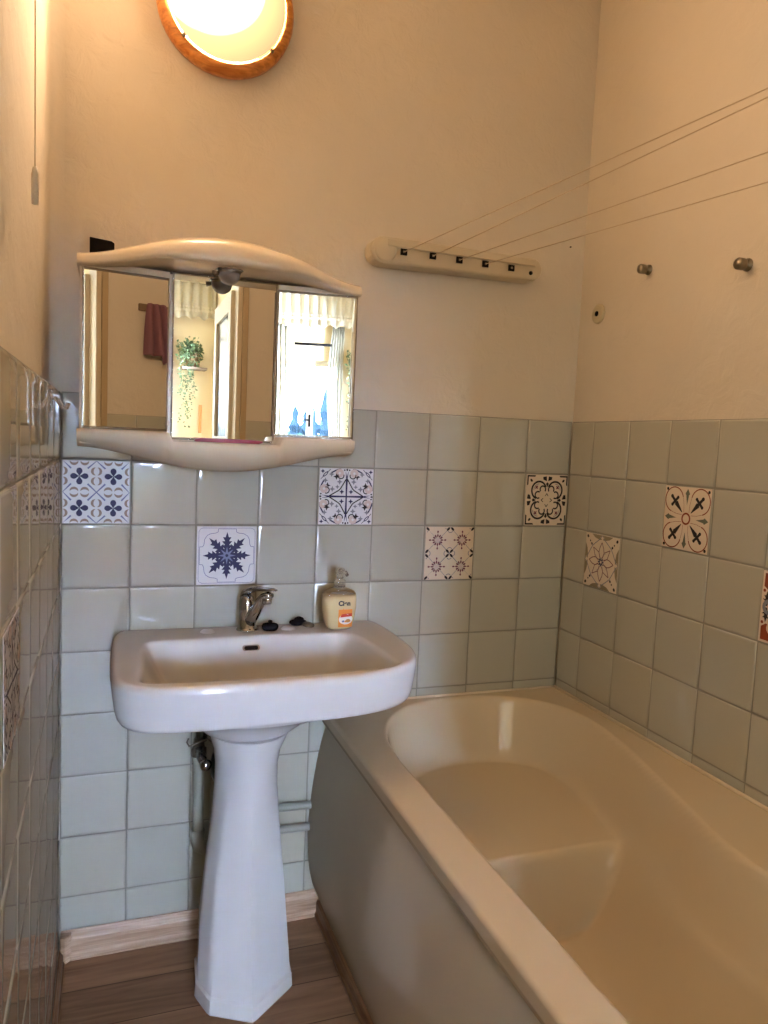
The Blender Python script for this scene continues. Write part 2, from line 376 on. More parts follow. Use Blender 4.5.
def pat_medallion():
    L = []
    for q in range(4):
        a = q * PI / 2
        L.append(('blue', rotp(line(0, 0, .62, 0, .05, .075) + line(.60, 0, .88, .05, .05, .01) + line(.60, 0, .88, -.05, .05, .01), a)))
        L.append(('black_ink', rotp(path([(.62, .02), (.45, .12), (.28, .22), (.22, .28)], .04) + path([(.62, -.02), (.45, -.12), (.28, -.22), (.22, -.28)], .04), a)))
        L.append(('blue', rotp(arc(0, 0, 1.0, PI * .07, PI * .20, .04) + arc(0, 0, 1.0, PI * .30, PI * .43, .04), a)))
        L.append(('black_ink', rotp(path([(.60, .95), (.78, .78), (.95, .60)], .02), a)))
        L.append(('lpink', rotp(arc(.82, .27, .10, 0, 2 * PI, .10, 14) + arc(.82, -.27, .10, 0, 2 * PI, .10, 14), a)))
        L.append(('black_ink', rotp(arc(.74, .22, .11, PI * .4, PI * 1.6, .03, 10) + arc(.74, -.22, .11, PI * .4, PI * 1.6, .03, 10), a)))
        for (x, y, k, s) in ((.70, .38, 'black_ink', 1), (.38, .70, 'black_ink', 1), (.52, .26, 'greyink', .9), (.26, .52, 'greyink', .9), (.78, .56, 'greyink', .85), (.56, .78, 'greyink', .85), (.88, .88, 'blue', .7), (.17, .17, 'blue', .8), (.34, .34, 'greyink', .7)):
            L.append((k, rotp([[(x + s * px, y + s * py) for px, py in pp] for pp in ([(-.12, 0), (0, .05), (.12, 0), (0, -.05)], [(0, -.12), (.05, 0), (0, .12), (-.05, 0)])], a)))
        L.append(('blue', rotp(ell(.78, .78, .05, .13, PI / 4), a)))
        L.append(('white', rotp(ell(.78, .78, .02, .08, PI / 4), a)))
        L.append(('black_ink', rotp(ell(.95, 0, .05, .03) + ell(.93, .09, .03, .03) + ell(.93, -.09, .03, .03), a)))
    return 'white', L
def pat_starflower():
    L = []
    for cx in (-.5, .5):
        for cy in (-.5, .5):
            L.append(('greyink', path([(cx - .5, cy - .5), (cx + .5, cy + .5)], .034) + path([(cx - .5, cy + .5), (cx + .5, cy - .5)], .034)))
            for q in range(12): L.append(('pinkink', rotp([[(.09, 0), (.16, .035), (.22, .02), (.22, -.02), (.16, -.035)]], q * PI / 6, cx, cy)))
            for q in range(4): L.append(('pinkink', rotp(line(.2, 0, .30, 0, .015) + ell(.31, 0, .045, .033), q * PI / 2, cx, cy)))
            L.append(('lpink', ell(cx, cy, .085, .085)))
    for (cx, cy) in ((0, 0), (0, 1), (0, -1), (1, 0), (-1, 0), (1, 1), (-1, 1), (1, -1), (-1, -1)):
        for q in range(4):
            ps = rotp(ell(.12, 0, .085, .045), PI / 4 + q * PI / 2, cx, cy)
            if all(abs(x) <= 1.02 and abs(y) <= 1.02 for x, y in ps[0]):
                L.append(('black_ink', ps))
                L.append(('greyink', [p for p in rotp(arc(.12, 0, .10, -1.1, 1.1, .02, 8), q * PI / 2, cx, cy) if all(abs(x) <= .97 and abs(y) <= .97 for x, y in p)]))
    return 'warmw', L
def pat_scroll():
    L = []
    for q in range(4):
        a = q * PI / 2
        L.append(('black_ink', rotp(arc(.38, .38, .34, -PI * .38, PI * .88, .065, 22), a)))
        L.append(('black_ink', rotp(arc(.20, .42, .13, -PI * .2, PI * 1.2, .05, 14) + arc(.42, .20, .13, -PI * .7, PI * .7, .05, 14), a)))
        L.append(('pinkink', rotp(ell(.50, .50, .09, .03, PI / 4) + ell(.50, .50, .03, .09, PI / 4), a)))
        L.append(('black_ink', rotp([[(.50, 0), (.64, .07), (.70, 0), (.64, -.07)], [(.74, .03), (.80, .20), (.90, .22), (.93, .05)], [(.74, -.03), (.80, -.20), (.90, -.22), (.93, -.05)]], a)))
        L.append(('black_ink', rotp(path([(.16, -.07), (.26, 0), (.16, .07)], .03), a)))
        L.append(('black_ink', rotp([[(.96, .56), (.90, .60), (.90, .90), (.60, .90), (.56, .96), (.96, .96)][:3] + [(.96, .90)], [(.56, .96), (.60, .90), (.96, .90), (.96, .96)], ell(.76, .76, .07, .045, PI / 4)[0]], a)))
        L.append(('greyink', rotp(arc(.38, .38, .25, PI * .0, PI * .5, .02, 10), a)))
    return 'warmw', L
def pat_petal():
    L = []
    for q in range(4):
        a = q * PI / 2
        # pointed outer star line, olive ground in side notches
        L.append(('darkt', rotp([[(1, .62), (.86, .42), (.80, .16), (.82, 0), (1, 0)], [(1, -.62), (.86, -.42), (.80, -.16), (.82, 0), (1, 0)]], a)))
        L.append(('warmw', rotp([[(.80, 0), (.90, .12), (1, 0), (.90, -.12)]], a)))
        L.append(('greyink', rotp(path([(1, 0), (.84, .12), (.66, .40), (.55, .55)], .034) + path([(1, 0), (.84, -.12), (.66, -.40), (.55, -.55)], .034), a)))
        L.append(('pinkink', rotp(path([(.15, .06), (.34, .15), (.50, .12), (.72, 0), (.50, -.12), (.34, -.15), (.15, -.06)], .032), a)))
        L.append(('greyink', rotp(path([(.15, .06), (.30, .10), (.42, .07)], .018), a + PI / 4)))
        L.append(('pinkink', rotp(path([(.16, -.05), (.36, -.14), (.70, 0), (.36, .14), (.16, .05)], .030), a + PI / 4)))
        for (r, s) in ((.86, .05), (1.0, .035), (1.22, .06)): L.append(('black_ink', rotp(ell(r, 0, s * 1.1, s * .9), a + PI / 4)))
    for q in range(8): L.append(('blue', rotp(ell(.11, 0, .065, .035), q * PI / 4)))
    return 'warmw', L
def pat_quatrefoil():
    L = []
    for q in range(4):
        a = q * PI / 2; d = a + PI / 4
        L.append(('red', rotp(arc(.80, 0, .395, -PI * .66, PI * .66, .028, 22) + path([(.62, .35), (.40, .22), (.22, .06)], .012) + path([(.62, -.35), (.40, -.22), (.22, -.06)], .012), d)))
        L.append(('black_ink', rotp([[(.27, -.012), (.27, .012), (.66, .085), (.72, 0), (.66, -.085)]] + line(.74, -.17, .74, .17, .09) + ell(.74, .17, .055, .05) + ell(.74, -.17, .055, .05) + line(.70, 0, .92, 0, .10, .09) + ell(.94, 0, .065, .06), d)))
        L.append(('green', rotp([[(.42, 0), (.74, .06), (.78, .10), (.94, 0), (.78, -.10), (.74, -.06)]], a)))
        L.append(('black_ink', rotp(ell(1.26, 0, .05, .05), d)))
    L.append(('red', arc(0, 0, .165, 0, 2 * PI, .05, 28)))
    return 'warmw', L
def pat_crest():
    L = []
    for q in range(4):
        a = q * PI / 2; d = a + PI / 4
        L.append(('red', rotp([[(1.30, 0), (1.05, .26), (.86, .22), (.80, .0), (.86, -.22), (1.05, -.26)]], d)))
        L.append(('warmw', rotp(arc(.80, 0, .13, 0, 2 * PI, .09, 16), d)))
        for s in (-1, 1):
            L.append(('black_ink', rotp(shp(rotp(leaf(2, .42, .14), PI * (.5 * s)), .80, s * .02), a)))
        L.append(('greyink', rotp(arc(.72, 0, .16, 0, 2 * PI, .10, 18), a)))
        L.append(('red', rotp(ell(.90, .44, .045, .045) + ell(.90, -.44, .045, .045), a)))
    L.append(('blue', arc(0, 0, .34, 0, 2 * PI, .06, 24)))
    for q in range(8): L.append(('black_ink', rotp(leaf(2, .28, .08), q * PI / 4)))
    return 'warmw', L
def sticker(pat, c, uax, nrm, w, h, label):
    ground, L = pat(); c = Vector(c); uax = Vector(uax); nrm = Vector(nrm); zz = Vector((0, 0, 1))
    o0 = .0014
    P = lambda u, v, d: c + uax * (u * w / 2) + zz * (v * h / 2) + nrm * (o0 + d)
    b = MB(); r = .985
    b.prism([(-r, -r), (r, -r), (r, r), (-r, r)], P, -.0004, .0004, ground)
    for i, (k, polys) in enumerate(L):
        dd = .0005 + .000012 * i
        for p in polys:
            q = [(max(-.98, min(.98, x)), max(-.98, min(.98, y))) for x, y in p]
            b.add([P(x, y, dd) for x, y in q], [tuple(range(len(q)))], k)
    o = b.build('patterned_tile', fixn=False)
    # origin at its centre
    o.data.transform(Matrix.Translation(-c)); o.location = c
    return tag(o, label, 'tile', None)
zc = lambda row: ZT - (row + .5) * T
TW = T - .004
B_ = ((1, 0, 0), (0, -1, 0))
sticker(pat_clover, (.5 * T, 0, zc(1)), *B_, TW, TW, 'white tile with four dark blue clovers and tan crescents by the left corner')
sticker(pat_snow, (2.5 * T, 0, zc(2)), *B_, TW, TW, 'white tile with one eight-armed navy snowflake leaf motif above the tap')
sticker(pat_medallion, (4.5 * T, 0, zc(1)), *B_, TW, TW, 'white tile with dark cross in a round medallion, under the right end of the cabinet')
sticker(pat_starflower, (6.5 * T, 0, zc(2)), *B_, TW, TW, 'cream tile with four small plum star flowers on a diagonal lattice')
sticker(pat_scroll, ((8 * T + XR) / 2, 0, zc(1)), *B_, XR - 8 * T - .004, TW, 'cream tile with black curling scrolls and black corners, beside the right room corner')
Rw = ((0, -1, 0), (-1, 0, 0))
sticker(pat_petal, (XR, -(.105 + .5 * T), zc(2)), *Rw, TW, TW, 'cream tile with a thin outlined eight-petal flower over the bath, nearest the room corner')
sticker(pat_quatrefoil, (XR, -(.105 + 2.5 * T), zc(1)), *Rw, TW, TW, 'cream tile with four black crosses in rust loops round a rust ring over the bath')
sticker(pat_crest, (XR, -(.105 + 4.5 * T), zc(2)), *Rw, TW, TW, 'cream tile with rust red corners, cut by the right edge of the photo')
sticker(pat_medallion, (0, -(.085 + 5.5 * T), zc(2)), (0, -1, 0), (1, 0, 0), TW, TW, 'dark blue patterned tile on the left wall, seen almost edge on')

# ================================================================ BATHTUB
tub = thing('bathtub', 'cream acrylic bathtub with a moulded seat and glossy side panel along the right wall', 'bathtub', (1.0, -.84, 0))
RZ = .585; TX0, TX1, TY0, TY1 = .637, XR - .004, -.004, -1.68
inner = crom([(.724, -.50), (.724, -.36), (.742, -.235), (.790, -.135), (.87, -.062), (.98, -.032), (1.10, -.036), (1.20, -.075), (1.268, -.15), (1.293, -.26), (1.280, -.40), (1.245, -.55),
              (1.207, -.70), (1.172, -.83), (1.160, -.95), (1.172, -1.08), (1.20, -1.22), (1.22, -1.36), (1.20, -1.48), (1.13, -1.57), (1.0, -1.61), (.86, -1.59), (.76, -1.52), (.716, -1.40), (.722, -1.2), (.724, -1.0), (.722, -.75)], 6)
IN = [(p[0], p[1]) for p in crom([(a, c_, 0) for a, c_ in [(q[0], q[1]) for q in [(.724, -.50), (.724, -.36), (.742, -.235), (.790, -.135), (.87, -.062), (.98, -.032), (1.10, -.036), (1.20, -.075), (1.268, -.15), (1.293, -.26), (1.280, -.40), (1.245, -.55), (1.207, -.70), (1.172, -.83), (1.160, -.95), (1.172, -1.08), (1.20, -1.22), (1.22, -1.36), (1.20, -1.48), (1.13, -1.57), (1.0, -1.61), (.86, -1.59), (.76, -1.52), (.716, -1.40), (.722, -1.2), (.724, -1.0), (.722, -.75)]]], 5)]
def sdist(x, y):
    best = 1e9; ins = False; N = len(IN)
    for i in range(N):
        ax, ay = IN[i]; bx, by = IN[(i + 1) % N]
        ex, ey = bx - ax, by - ay; t = max(0, min(1, ((x - ax) * ex + (y - ay) * ey) / (ex * ex + ey * ey)))
        d = (x - ax - ex * t) ** 2 + (y - ay - ey * t) ** 2
        if d < best: best = d
        if (ay > y) != (by > y) and x < ex * (y - ay) / ey + ax: ins = not ins
    return math.sqrt(best) * (1 if ins else -1)
def bowl_depth(d, D, run, c_=.5):
    """d = distance inside the lip; returns depth with a rounded lip and a filleted foot"""
    if d <= -.006: return 0
    lip = .006
    t = (d + lip) / (run + lip)
    if t >= 1: return D
    # slope eased at both ends
    a = .08
    if t < a: y = t * t / (2 * a)
    elif t < 1 - c_: y = t - a / 2
    else: y = (1 - a / 2 - c_ / 2) - (1 - t) ** 2 / (2 * c_)
    return D * y / (1 - a / 2 - c_ / 2)
SEAT = .165; DEEP = .345
def tub_z(x, y):
    d = sdist(x, y)
    # outer roll of the rim at the left long side
    z = RZ
    e = x - TX0
    if e < .009: z -= .009 - math.sqrt(max(0, .009 ** 2 - (.009 - e) ** 2))
    if d < -.006:
        # raised shoulder of the right-hand ledge: gentle crown
        return z
    hs = bowl_depth(d, SEAT, .062, .6)
    hd = bowl_depth(d, DEEP, .17, .68)
    k = max(0, min(1, (-.540 - y) / .045)); k = k * k * (3 - 2 * k)
    h = lerp(hs, max(hs, hd), k) if y < -.4 else hs
    # sloping back rest at the camera end
    if y < -1.15: h = min(h, DEEP * max(.0, 1 - ((-1.15 - y) / .46) ** 2 * .6)) if d > 0 else h
    return z - h
NX, NY = 150, 270
b = MB()
xs = [TX0 + (TX1 - TX0) * i / NX for i in range(NX + 1)]
# denser samples at the outer roll and in the seat part
xs = [TX0 + .009 * (1 - math.cos(PI / 2 * k / 8)) for k in range(8)] + [TX0 + .009 + (TX1 - TX0 - .009) * i / NX for i in range(NX + 1)]
ys = [TY0 - .85 * i / 170 for i in range(170)] + [TY0 - .85 + (TY1 - TY0 + .85) * i / 100 for i in range(101)]
vs_ = []
for y in ys:
    for x in xs: vs_.append((x, y, tub_z(x, y)))
n = len(xs); fs_ = [(j * n + i, (j + 1) * n + i, (j + 1) * n + i + 1, j * n + i + 1) for j in range(len(ys) - 1) for i in range(n - 1)]
# lip skirts on all outer edges
b.add(vs_, fs_, 'acrylic', True)
b.loft([[(TX0, y, RZ - .009) for y in ys], [(TX0 + .0015, y, RZ - .030) for y in ys], [(TX0 + .005, y, RZ - .044) for y in ys], [(TX0 + .03, y, RZ - .045) for y in ys]], 'acrylic', closed=False)
b.loft([[(TX0, TY1, RZ - .016), (TX1, TY1, RZ)], [(TX0, TY1, .02), (TX1, TY1, .02)]], 'acrylic', closed=False)
b.build('tub_shell', tub, fixn=False)
b = MB()
pp = crom([(.668, .538, 0), (.654, .536, 0), (.648, .520, 0), (.632, .45, 0), (.617, .34, 0), (.612, .24, 0), (.618, .15, 0), (.632, .085, 0), (.645, .05, 0), (.660, .02, 0)], 6, False)
b.loft([[(p[0], y, p[1]) for p in pp] for y in [-.008, -.02] + [-.1 * k for k in range(1, 17)] + [-1.668]], 'panel', closed=False)
b.loft([[(p[0], -.008, p[1]) for p in pp], [(.70, -.008, p[1]) for p in pp]], 'panel', closed=False, smooth=False)
b.build('side_panel', tub, fixn=False)
b = MB(); b.tube([(TX1 - .001, -.004, RZ + .002), (TX1 - .001, TY1, RZ + .002)], .0045, 'silicone', 8); b.tube([(TX0 + .02, -.0045, RZ + .001), (TX1, -.0045, RZ + .001)], .004, 'silicone', 8)
b.build('sealant', tub)
b = MB(); b.lathe([(.0, .001), (.030, .001), (.034, 0), (.034, -.004)], (1.0, -1.30, RZ - DEEP + .003), (0, 0, 1), 'chrome', 24, True); b.build('drain', tub)

# ================================================================ WASHBASIN
basin = thing('washbasin', 'white ceramic washbasin on a faceted pedestal against the tiled wall', 'washbasin', (.42, -.2, 0))
HZ = .812
outl = crom([(.128, -.001), (.115, -.05), (.111, -.12), (.109, -.22), (.110, -.33), (.120, -.395), (.155, -.438), (.22, -.455), (.33, -.464), (.45, -.464), (.56, -.456), (.64, -.440), (.70, -.412), (.745, -.370), (.775, -.30), (.784, -.22), (.784, -.12), (.779, -.05), (.770, -.001)], 6, False)
outl = [(p[0], p[1]) for p in [Vector((*q, 0)) if len(q) == 2 else q for q in outl]]
bowl = crom([(.205, -.118, 0), (.30, -.112, 0), (.45, -.110, 0), (.59, -.112, 0), (.650, -.118, 0), (.678, -.155, 0), (.692, -.27, 0), (.694, -.372, 0), (.672, -.403, 0), (.60, -.412, 0), (.43, -.420, 0), (.26, -.417, 0), (.185, -.408, 0), (.165, -.375, 0), (.172, -.27, 0), (.182, -.16, 0)], 8)
CB = (.435, -.262); NB = 160
ro = radial(outl, CB, NB); rb = radial([(p[0], p[1]) for p in bowl], CB, NB)
def inset(loop, s, c=CB, z=0, dy=0): return [(c[0] + (x - c[0]) * (1 - s / max(.05, math.hypot(x - c[0], y - c[1]))), min(-.001, c[1] + (y - c[1]) * (1 - s / max(.05, math.hypot(x - c[0], y - c[1]))) + dy), z) for x, y in loop]
b = MB(); L = []
tgt = (.41, -.20)
def mixto(t, z, rx, ry): return [(lerp(x, tgt[0] + rx * math.cos(2 * PI * i / NB), t), min(-.001, lerp(y, tgt[1] + ry * math.sin(2 * PI * i / NB), t)), z) for i, (x, y) in enumerate(ro)]
L.append(mixto(1, .60, .080, .075)); L.append(mixto(1, .625, .10, .095)); L.append(mixto(.92, .652, .12, .11)); L.append(mixto(.70, .682, .14, .12)); L.append(mixto(.40, .702, .14, .12))
L.append(inset(ro, .055, z=.711)); L.append(inset(ro, .034, z=.7155)); L.append(inset(ro, .020, z=.720)); L.append(inset(ro, .013, z=.722)); L.append(inset(ro, .009, z=.729)); L.append(inset(ro, .006, z=.742)); L.append(inset(ro, .002, z=.770)); L.append(inset(ro, 0, z=.797)); L.append(inset(ro, .0015, z=.804)); L.append(inset(ro, .005, z=.8095)); L.append(inset(ro, .010, z=.8118)); L.append(inset(ro, .017, z=HZ))
L.append([(lerp(a[0], c_[0], .5), lerp(a[1], c_[1], .5), HZ - .001) for a, c_ in zip(inset(ro, .022), inset(rb, -.012))])
L.append(inset(rb, -.012, z=HZ - .001)); L.append(inset(rb, -.005, z=HZ - .002)); L.append(inset(rb, .001, z=HZ - .006)); L.append(inset(rb, .006, z=HZ - .014)); L.append(inset(rb, .016, z=HZ - .034)); L.append(inset(rb, .030, z=HZ - .060)); L.append(inset(rb, .048, z=HZ - .086))
L.append(inset(rb, .072, z=HZ - .107)); L.append(inset(rb, .10, z=HZ - .122)); L.append([(lerp(x, CB[0], .75), lerp(y, CB[1], .75), HZ - .135) for x, y in rb]); L.append([(lerp(x, CB[0], .92), lerp(y, CB[1], .92), HZ - .138) for x, y in rb])
b.loft(L, 'ceramic', True, True)
b.build('bowl', basin)
b = MB()
def psec(z, xl, xr, yf, yb, hexm):
    cx = (xl + xr) / 2; cy = lerp(yf, yb, .55); out = []
    hexa = [(1, .0), (.96, -.38), (.02, -1.0), (-.80, -.62), (-1, -.15), (-.95, .6), (-.5, 1), (.5, 1), (.95, .6)]
    hp = [(cx + u * (xr - xl) / 2, (cy + v * (cy - yf)) if v < 0 else (cy + v * (yb - cy))) for u, v in hexa]
    rh = radial(hp, (cx, cy), 72)
    for i in range(72):
        a = 2 * PI * i / 72; ex = cx + math.cos(a) * (xr - xl) / 2; ey = cy + math.sin(a) * ((cy - yf) if math.sin(a) < 0 else (yb - cy))
        out.append((lerp(ex, rh[i][0], hexm), lerp(ey, rh[i][1], hexm), z))
    return out
b.loft([psec(0.0, .300, .524, -.338, -.09, 1), psec(.004, .299, .525, -.340, -.09, 1), psec(.034, .301, .523, -.337, -.09, 1), psec(.040, .305, .519, -.332, -.092, 1), psec(.10, .306, .514, -.325, -.10, 1), psec(.18, .309, .507, -.316, -.105, .97), psec(.26, .315, .500, -.309, -.11, .9), psec(.34, .322, .492, -.302, -.115, .75),
        psec(.42, .331, .484, -.298, -.12, .5), psec(.50, .336, .478, -.296, -.12, .2), psec(.55, .336, .478, -.298, -.12, 0), psec(.585, .331, .484, -.303, -.115, 0), psec(.61, .322, .496, -.309, -.11, 0), psec(.628, .312, .505, -.314, -.105, 0)], 'ceramic', True, True)
pe = b.build('pedestal', basin)
md = pe.modifiers.new('es', 'EDGE_SPLIT'); md.split_angle = .42
b = MB()
b.lathe([(0, .005), (.014, .0045), (.018, 0)], (.331, -.052, HZ - .001), (0, 0, 1), 'white', 20, True); o = b.build('tap_hole_cover', basin); o['label'] = 'left white round tap hole cap'
b = MB(); b.lathe([(0, .005), (.014, .0045), (.0185, 0)], (.529, -.055, HZ - .001), (0, 0, 1), 'white', 20, True); o = b.build('tap_hole_cover', basin); o['label'] = 'right white round tap hole cap'
# overflow slot on the back wall of the bowl
b = MB(); sl = []
for t in range(20):
    a = 2 * PI * t / 20; sl.append(((.012 if math.cos(a) > 0 else -.012) + .0045 * math.cos(a), .0045 * math.sin(a)))
b.prism([(u * 1.25, v * 1.35) for u, v in sl], lambda u, v, d: (.425 + u, -.1235 - d + v * .4, .787 + v), -.002, .0016, 'chrome')
b.prism(sl, lambda u, v, d: (.425 + u, -.1235 - d + v * .4, .787 + v), -.002, .0022, 'dark')
b.build('overflow', basin)
b = MB(); b.lathe([(0, .001), (.022, .001), (.026, -.001), (.026, -.004)], (.435, -.262, HZ - .136), (0, 0, 1), 'chrome', 24, True); b.lathe([(0, .0), (.013, .0), (.013, -.003)], (.435, -.262, HZ - .1335), (0, 0, 1), 'dark', 20, True); b.build('drain', basin)

# ---- single lever tap
tx, ty, tz = .427, -.048, HZ
tap = thing('mixer_tap', 'chrome single lever mixer tap standing on the washbasin ledge', 'tap', (tx, ty, tz))
FX, FY = math.sin(.55), -math.cos(.55)
def tp(f, w, z): return (tx + FX * f - FY * w, ty + FY * f + FX * w, tz + z)
def rib(b, rows_, key, n=20): b.loft([[tp(f - h * tl * math.sin(2 * PI * k / n), w * math.cos(2 * PI * k / n), z + h * math.sin(2 * PI * k / n) * (1 - .4 * tl)) for k in range(n)] for f, z, w, h, tl in rows_], key, True, True)
b = MB(); b.lathe([(0, 0), (.026, 0), (.0265, .003), (.0245, .006), (.0215, .008), (.0205, .03), (.0195, .055), (.0190, .072), (.0165, .083), (.009, .090), (0, .0915)], (tx, ty, tz - .0012), (-.02, .02, 1), 'chrome', 32, False, False); b.build('tap_body', tap)
b = MB(); rib(b, [(.004, .020, .017, .017, .9), (.020, .040, .0165, .014, .8), (.036, .062, .0155, .0125, .7), (.047, .080, .0145, .011, .6), (.060, .093, .0135, .010, .4), (.073, .098, .0125, .009, .2), (.082, .098, .010, .007, .1)], 'chrome'); b.build('spout', tap)
b = MB(); q_ = tp(.069, 0, .076); b.lathe([(0, .0), (.0105, .0), (.0118, .003), (.0118, .012), (.0105, .018)], q_, (0, 0, 1), 'chrome', 24, True, True); b.build('aerator', tap)
b = MB(); rib(b, [(-.018, .082, .010, .006, 0), (-.006, .093, .0175, .009, 0), (.014, .102, .0185, .0085, 0), (.036, .108, .0155, .0065, 0), (.062, .111, .012, .005, 0), (.086, .113, .010, .004, 0), (.097, .113, .007, .003, 0)], 'chrome'); b.build('lever', tap)

# ---- black plug pieces
def lump(b, c, rx, ry, rz, k, seed, n=14):
    rnd = random.Random(seed); ph = [rnd.uniform(0, 6) for _ in range(4)]; lo = []
    for j in range(9):
        v = j / 8; r = math.sin(PI * (.08 + .84 * v)); z = c[2] + rz * (1 - math.cos(PI * v))
        lo.append([(c[0] + math.cos(2 * PI * t / n) * rx * r * (1 + .18 * math.sin(3 * 2 * PI * t / n + ph[0])), c[1] + math.sin(2 * PI * t / n) * ry * r * (1 + .18 * math.sin(2 * 2 * PI * t / n + ph[1])), z) for t in range(n)])
    b.loft(lo, k, True, True)
pl = thing('sink_plug', 'low black rubber sink plug lying beside the base of the tap', 'plug', (.482, -.060, HZ))
b = MB(); b.lathe([(0, 0), (.017, 0), (.020, .004), (.021, .010), (.019, .014), (.0, .0145)], (.482, -.060, HZ), (0, 0, 1), 'black', 24); b.build('stopper', pl)
b = MB(); b.lathe([(.004, 0), (.0045, .005), (.006, .008), (.003, .010), (0, .0105)], (.482, -.060, HZ + .014), (0, 0, 1), 'black', 14); b.build('knob', pl)
pl = thing('sink_plug', 'lumpy black rubber plug with a metal disc, behind the white cap nearest the soap', 'plug', (.562, -.030, HZ))
b = MB(); lump(b, (.558, -.028, HZ), .022, .012, .0075, 'black', 3); lump(b, (.563, -.027, HZ + .009), .012, .010, .0065, 'black', 5); b.build('stopper', pl)
b = MB(); b.lathe([(0, 0), (.016, 0), (.0165, .002), (.014, .005), (.006, .007), (0, .007)], (.584, -.040, HZ + .002), (.1, -.15, 1), 'steel', 20); b.build('metal_disc', pl)

# ---- soap bottle
SX, SY = .655, -.070
soap = thing('soap_dispenser', 'clear pump bottle of cream coloured liquid soap with an orange label on the washbasin corner', 'soap dispenser', (SX, SY, HZ))
def rrect(cx, cy, z, hw, hd, p=3.2, n=40):
    return [(cx + hw * math.copysign(abs(math.cos(t)) ** (2 / p), math.cos(t)), cy + hd * math.copysign(abs(math.sin(t)) ** (2 / p), math.sin(t)), z) for t in [2 * PI * k / n for k in range(n)]]
b = MB()
b.loft([rrect(SX, SY, HZ + z, w, d) for z, w, d in [(0, .026, .019), (.003, .031, .022), (.012, .036, .024), (.03, .040, .026), (.055, .0435, .027), (.075, .0435, .026), (.086, .0425, .0255)]], 'liquid', True, True); b.build('soap_body', soap)
b = MB()
b.loft([rrect(SX, SY, HZ + z, w, d) for z, w, d in [(.086, .0427, .0257), (.091, .041, .025), (.097, .036, .022), (.101, .026, .018), (.104, .016, .014), (.106, .012, .012), (.112, .0115, .0115)]], 'clear', False, True); b.build('bottle_shoulder', soap)
b = MB(); b.lathe([(.0145, .106), (.0145, .122), (.012, .125), (.0085, .127), (.0080, .138), (.0115, .140), (.0115, .150), (.0095, .154), (0, .155)], (SX, SY, HZ), (0, 0, 1), 'clear', 24, True)
b.tube([(SX, SY, HZ + .145), (SX + .008, SY - .022, HZ + .146), (SX + .010, SY - .030, HZ + .140)], [.0058, .0048, .004], 'clear', 10); b.build('pump', soap)
b = MB()
def lab(u, v, d): return (SX + .005 + u, SY - .0268 - d + .0035 * (u + .010) ** 2 / .0016, HZ + v)
b.grid(6, 2, lambda i, j: lab(-.0135 + .037 * i, .008 + .045 * j, .0008), 'orange')
lb = b.build('label', soap, fixn=False)
b = MB(); n_ = 24
for rad, k, d, sy in ((.0165, 'lwhite', .0012, .80),):
    b.add([lab(.006 + rad * 1.1 * math.cos(2 * PI * t / n_), .028 + rad * sy * math.sin(2 * PI * t / n_), d) for t in range(n_)], [tuple(range(n_))], k)
b.add([lab(-.009, .033, .0016), lab(.022, .035, .0016), lab(.022, .043, .0016), lab(-.005, .041, .0016)], [(0, 1, 2, 3)], 'lred')
b.add([lab(-.004, .0425, .0017), lab(.022, .0445, .0017), lab(.022, .050, .0017), lab(.002, .050, .0017)], [(0, 1, 2, 3)], 'orange')
b.add([lab(.012 + .007 * math.cos(2 * PI * t / 12) + .001 * math.sin(3 * t), .024 + .0045 * math.sin(2 * PI * t / 12), .0018) for t in range(12)], [tuple(range(12))], 'honey')
b.add([lab(-.001 + .0035 * math.cos(2 * PI * t / 12), .023 + .0025 * math.sin(2 * PI * t / 12), .0018) for t in range(12)], [tuple(range(12))], 'lblue')
b.add([lab(-.0005, .0565, .0016), lab(-.0075, .047, .0016), lab(-.0045, .041, .0016), lab(.001, .046, .0016)], [(0, 1, 2, 3)], 'orange')
b.build('label_print', lb, fixn=False)
def lettering(name, text, size, mw, key, parent, bold=.0):
    cu = bpy.data.curves.new(name, 'FONT'); cu.body = text; cu.size = size; cu.extrude = .0003; cu.offset = bold; cu.align_x = 'CENTER'; cu.align_y = 'CENTER'
    ob = bpy.data.objects.new(name, cu); COL.objects.link(ob)
    me = bpy.data.meshes.new_from_object(ob.evaluated_get(bpy.context.evaluated_depsgraph_get())); bpy.data.objects.remove(ob)
    me.materials.clear(); me.materials.append(M[key]); me.transform(mw)
    o = bpy.data.objects.new(name, me); COL.objects.link(o); o.parent = parent; return o
lettering('lettering', 'Cien', .0165, Matrix.Translation((.0065, -.0272, .068)) @ Matrix.Rotation(PI / 2, 4, 'X'), 'ink', soap, .0007)

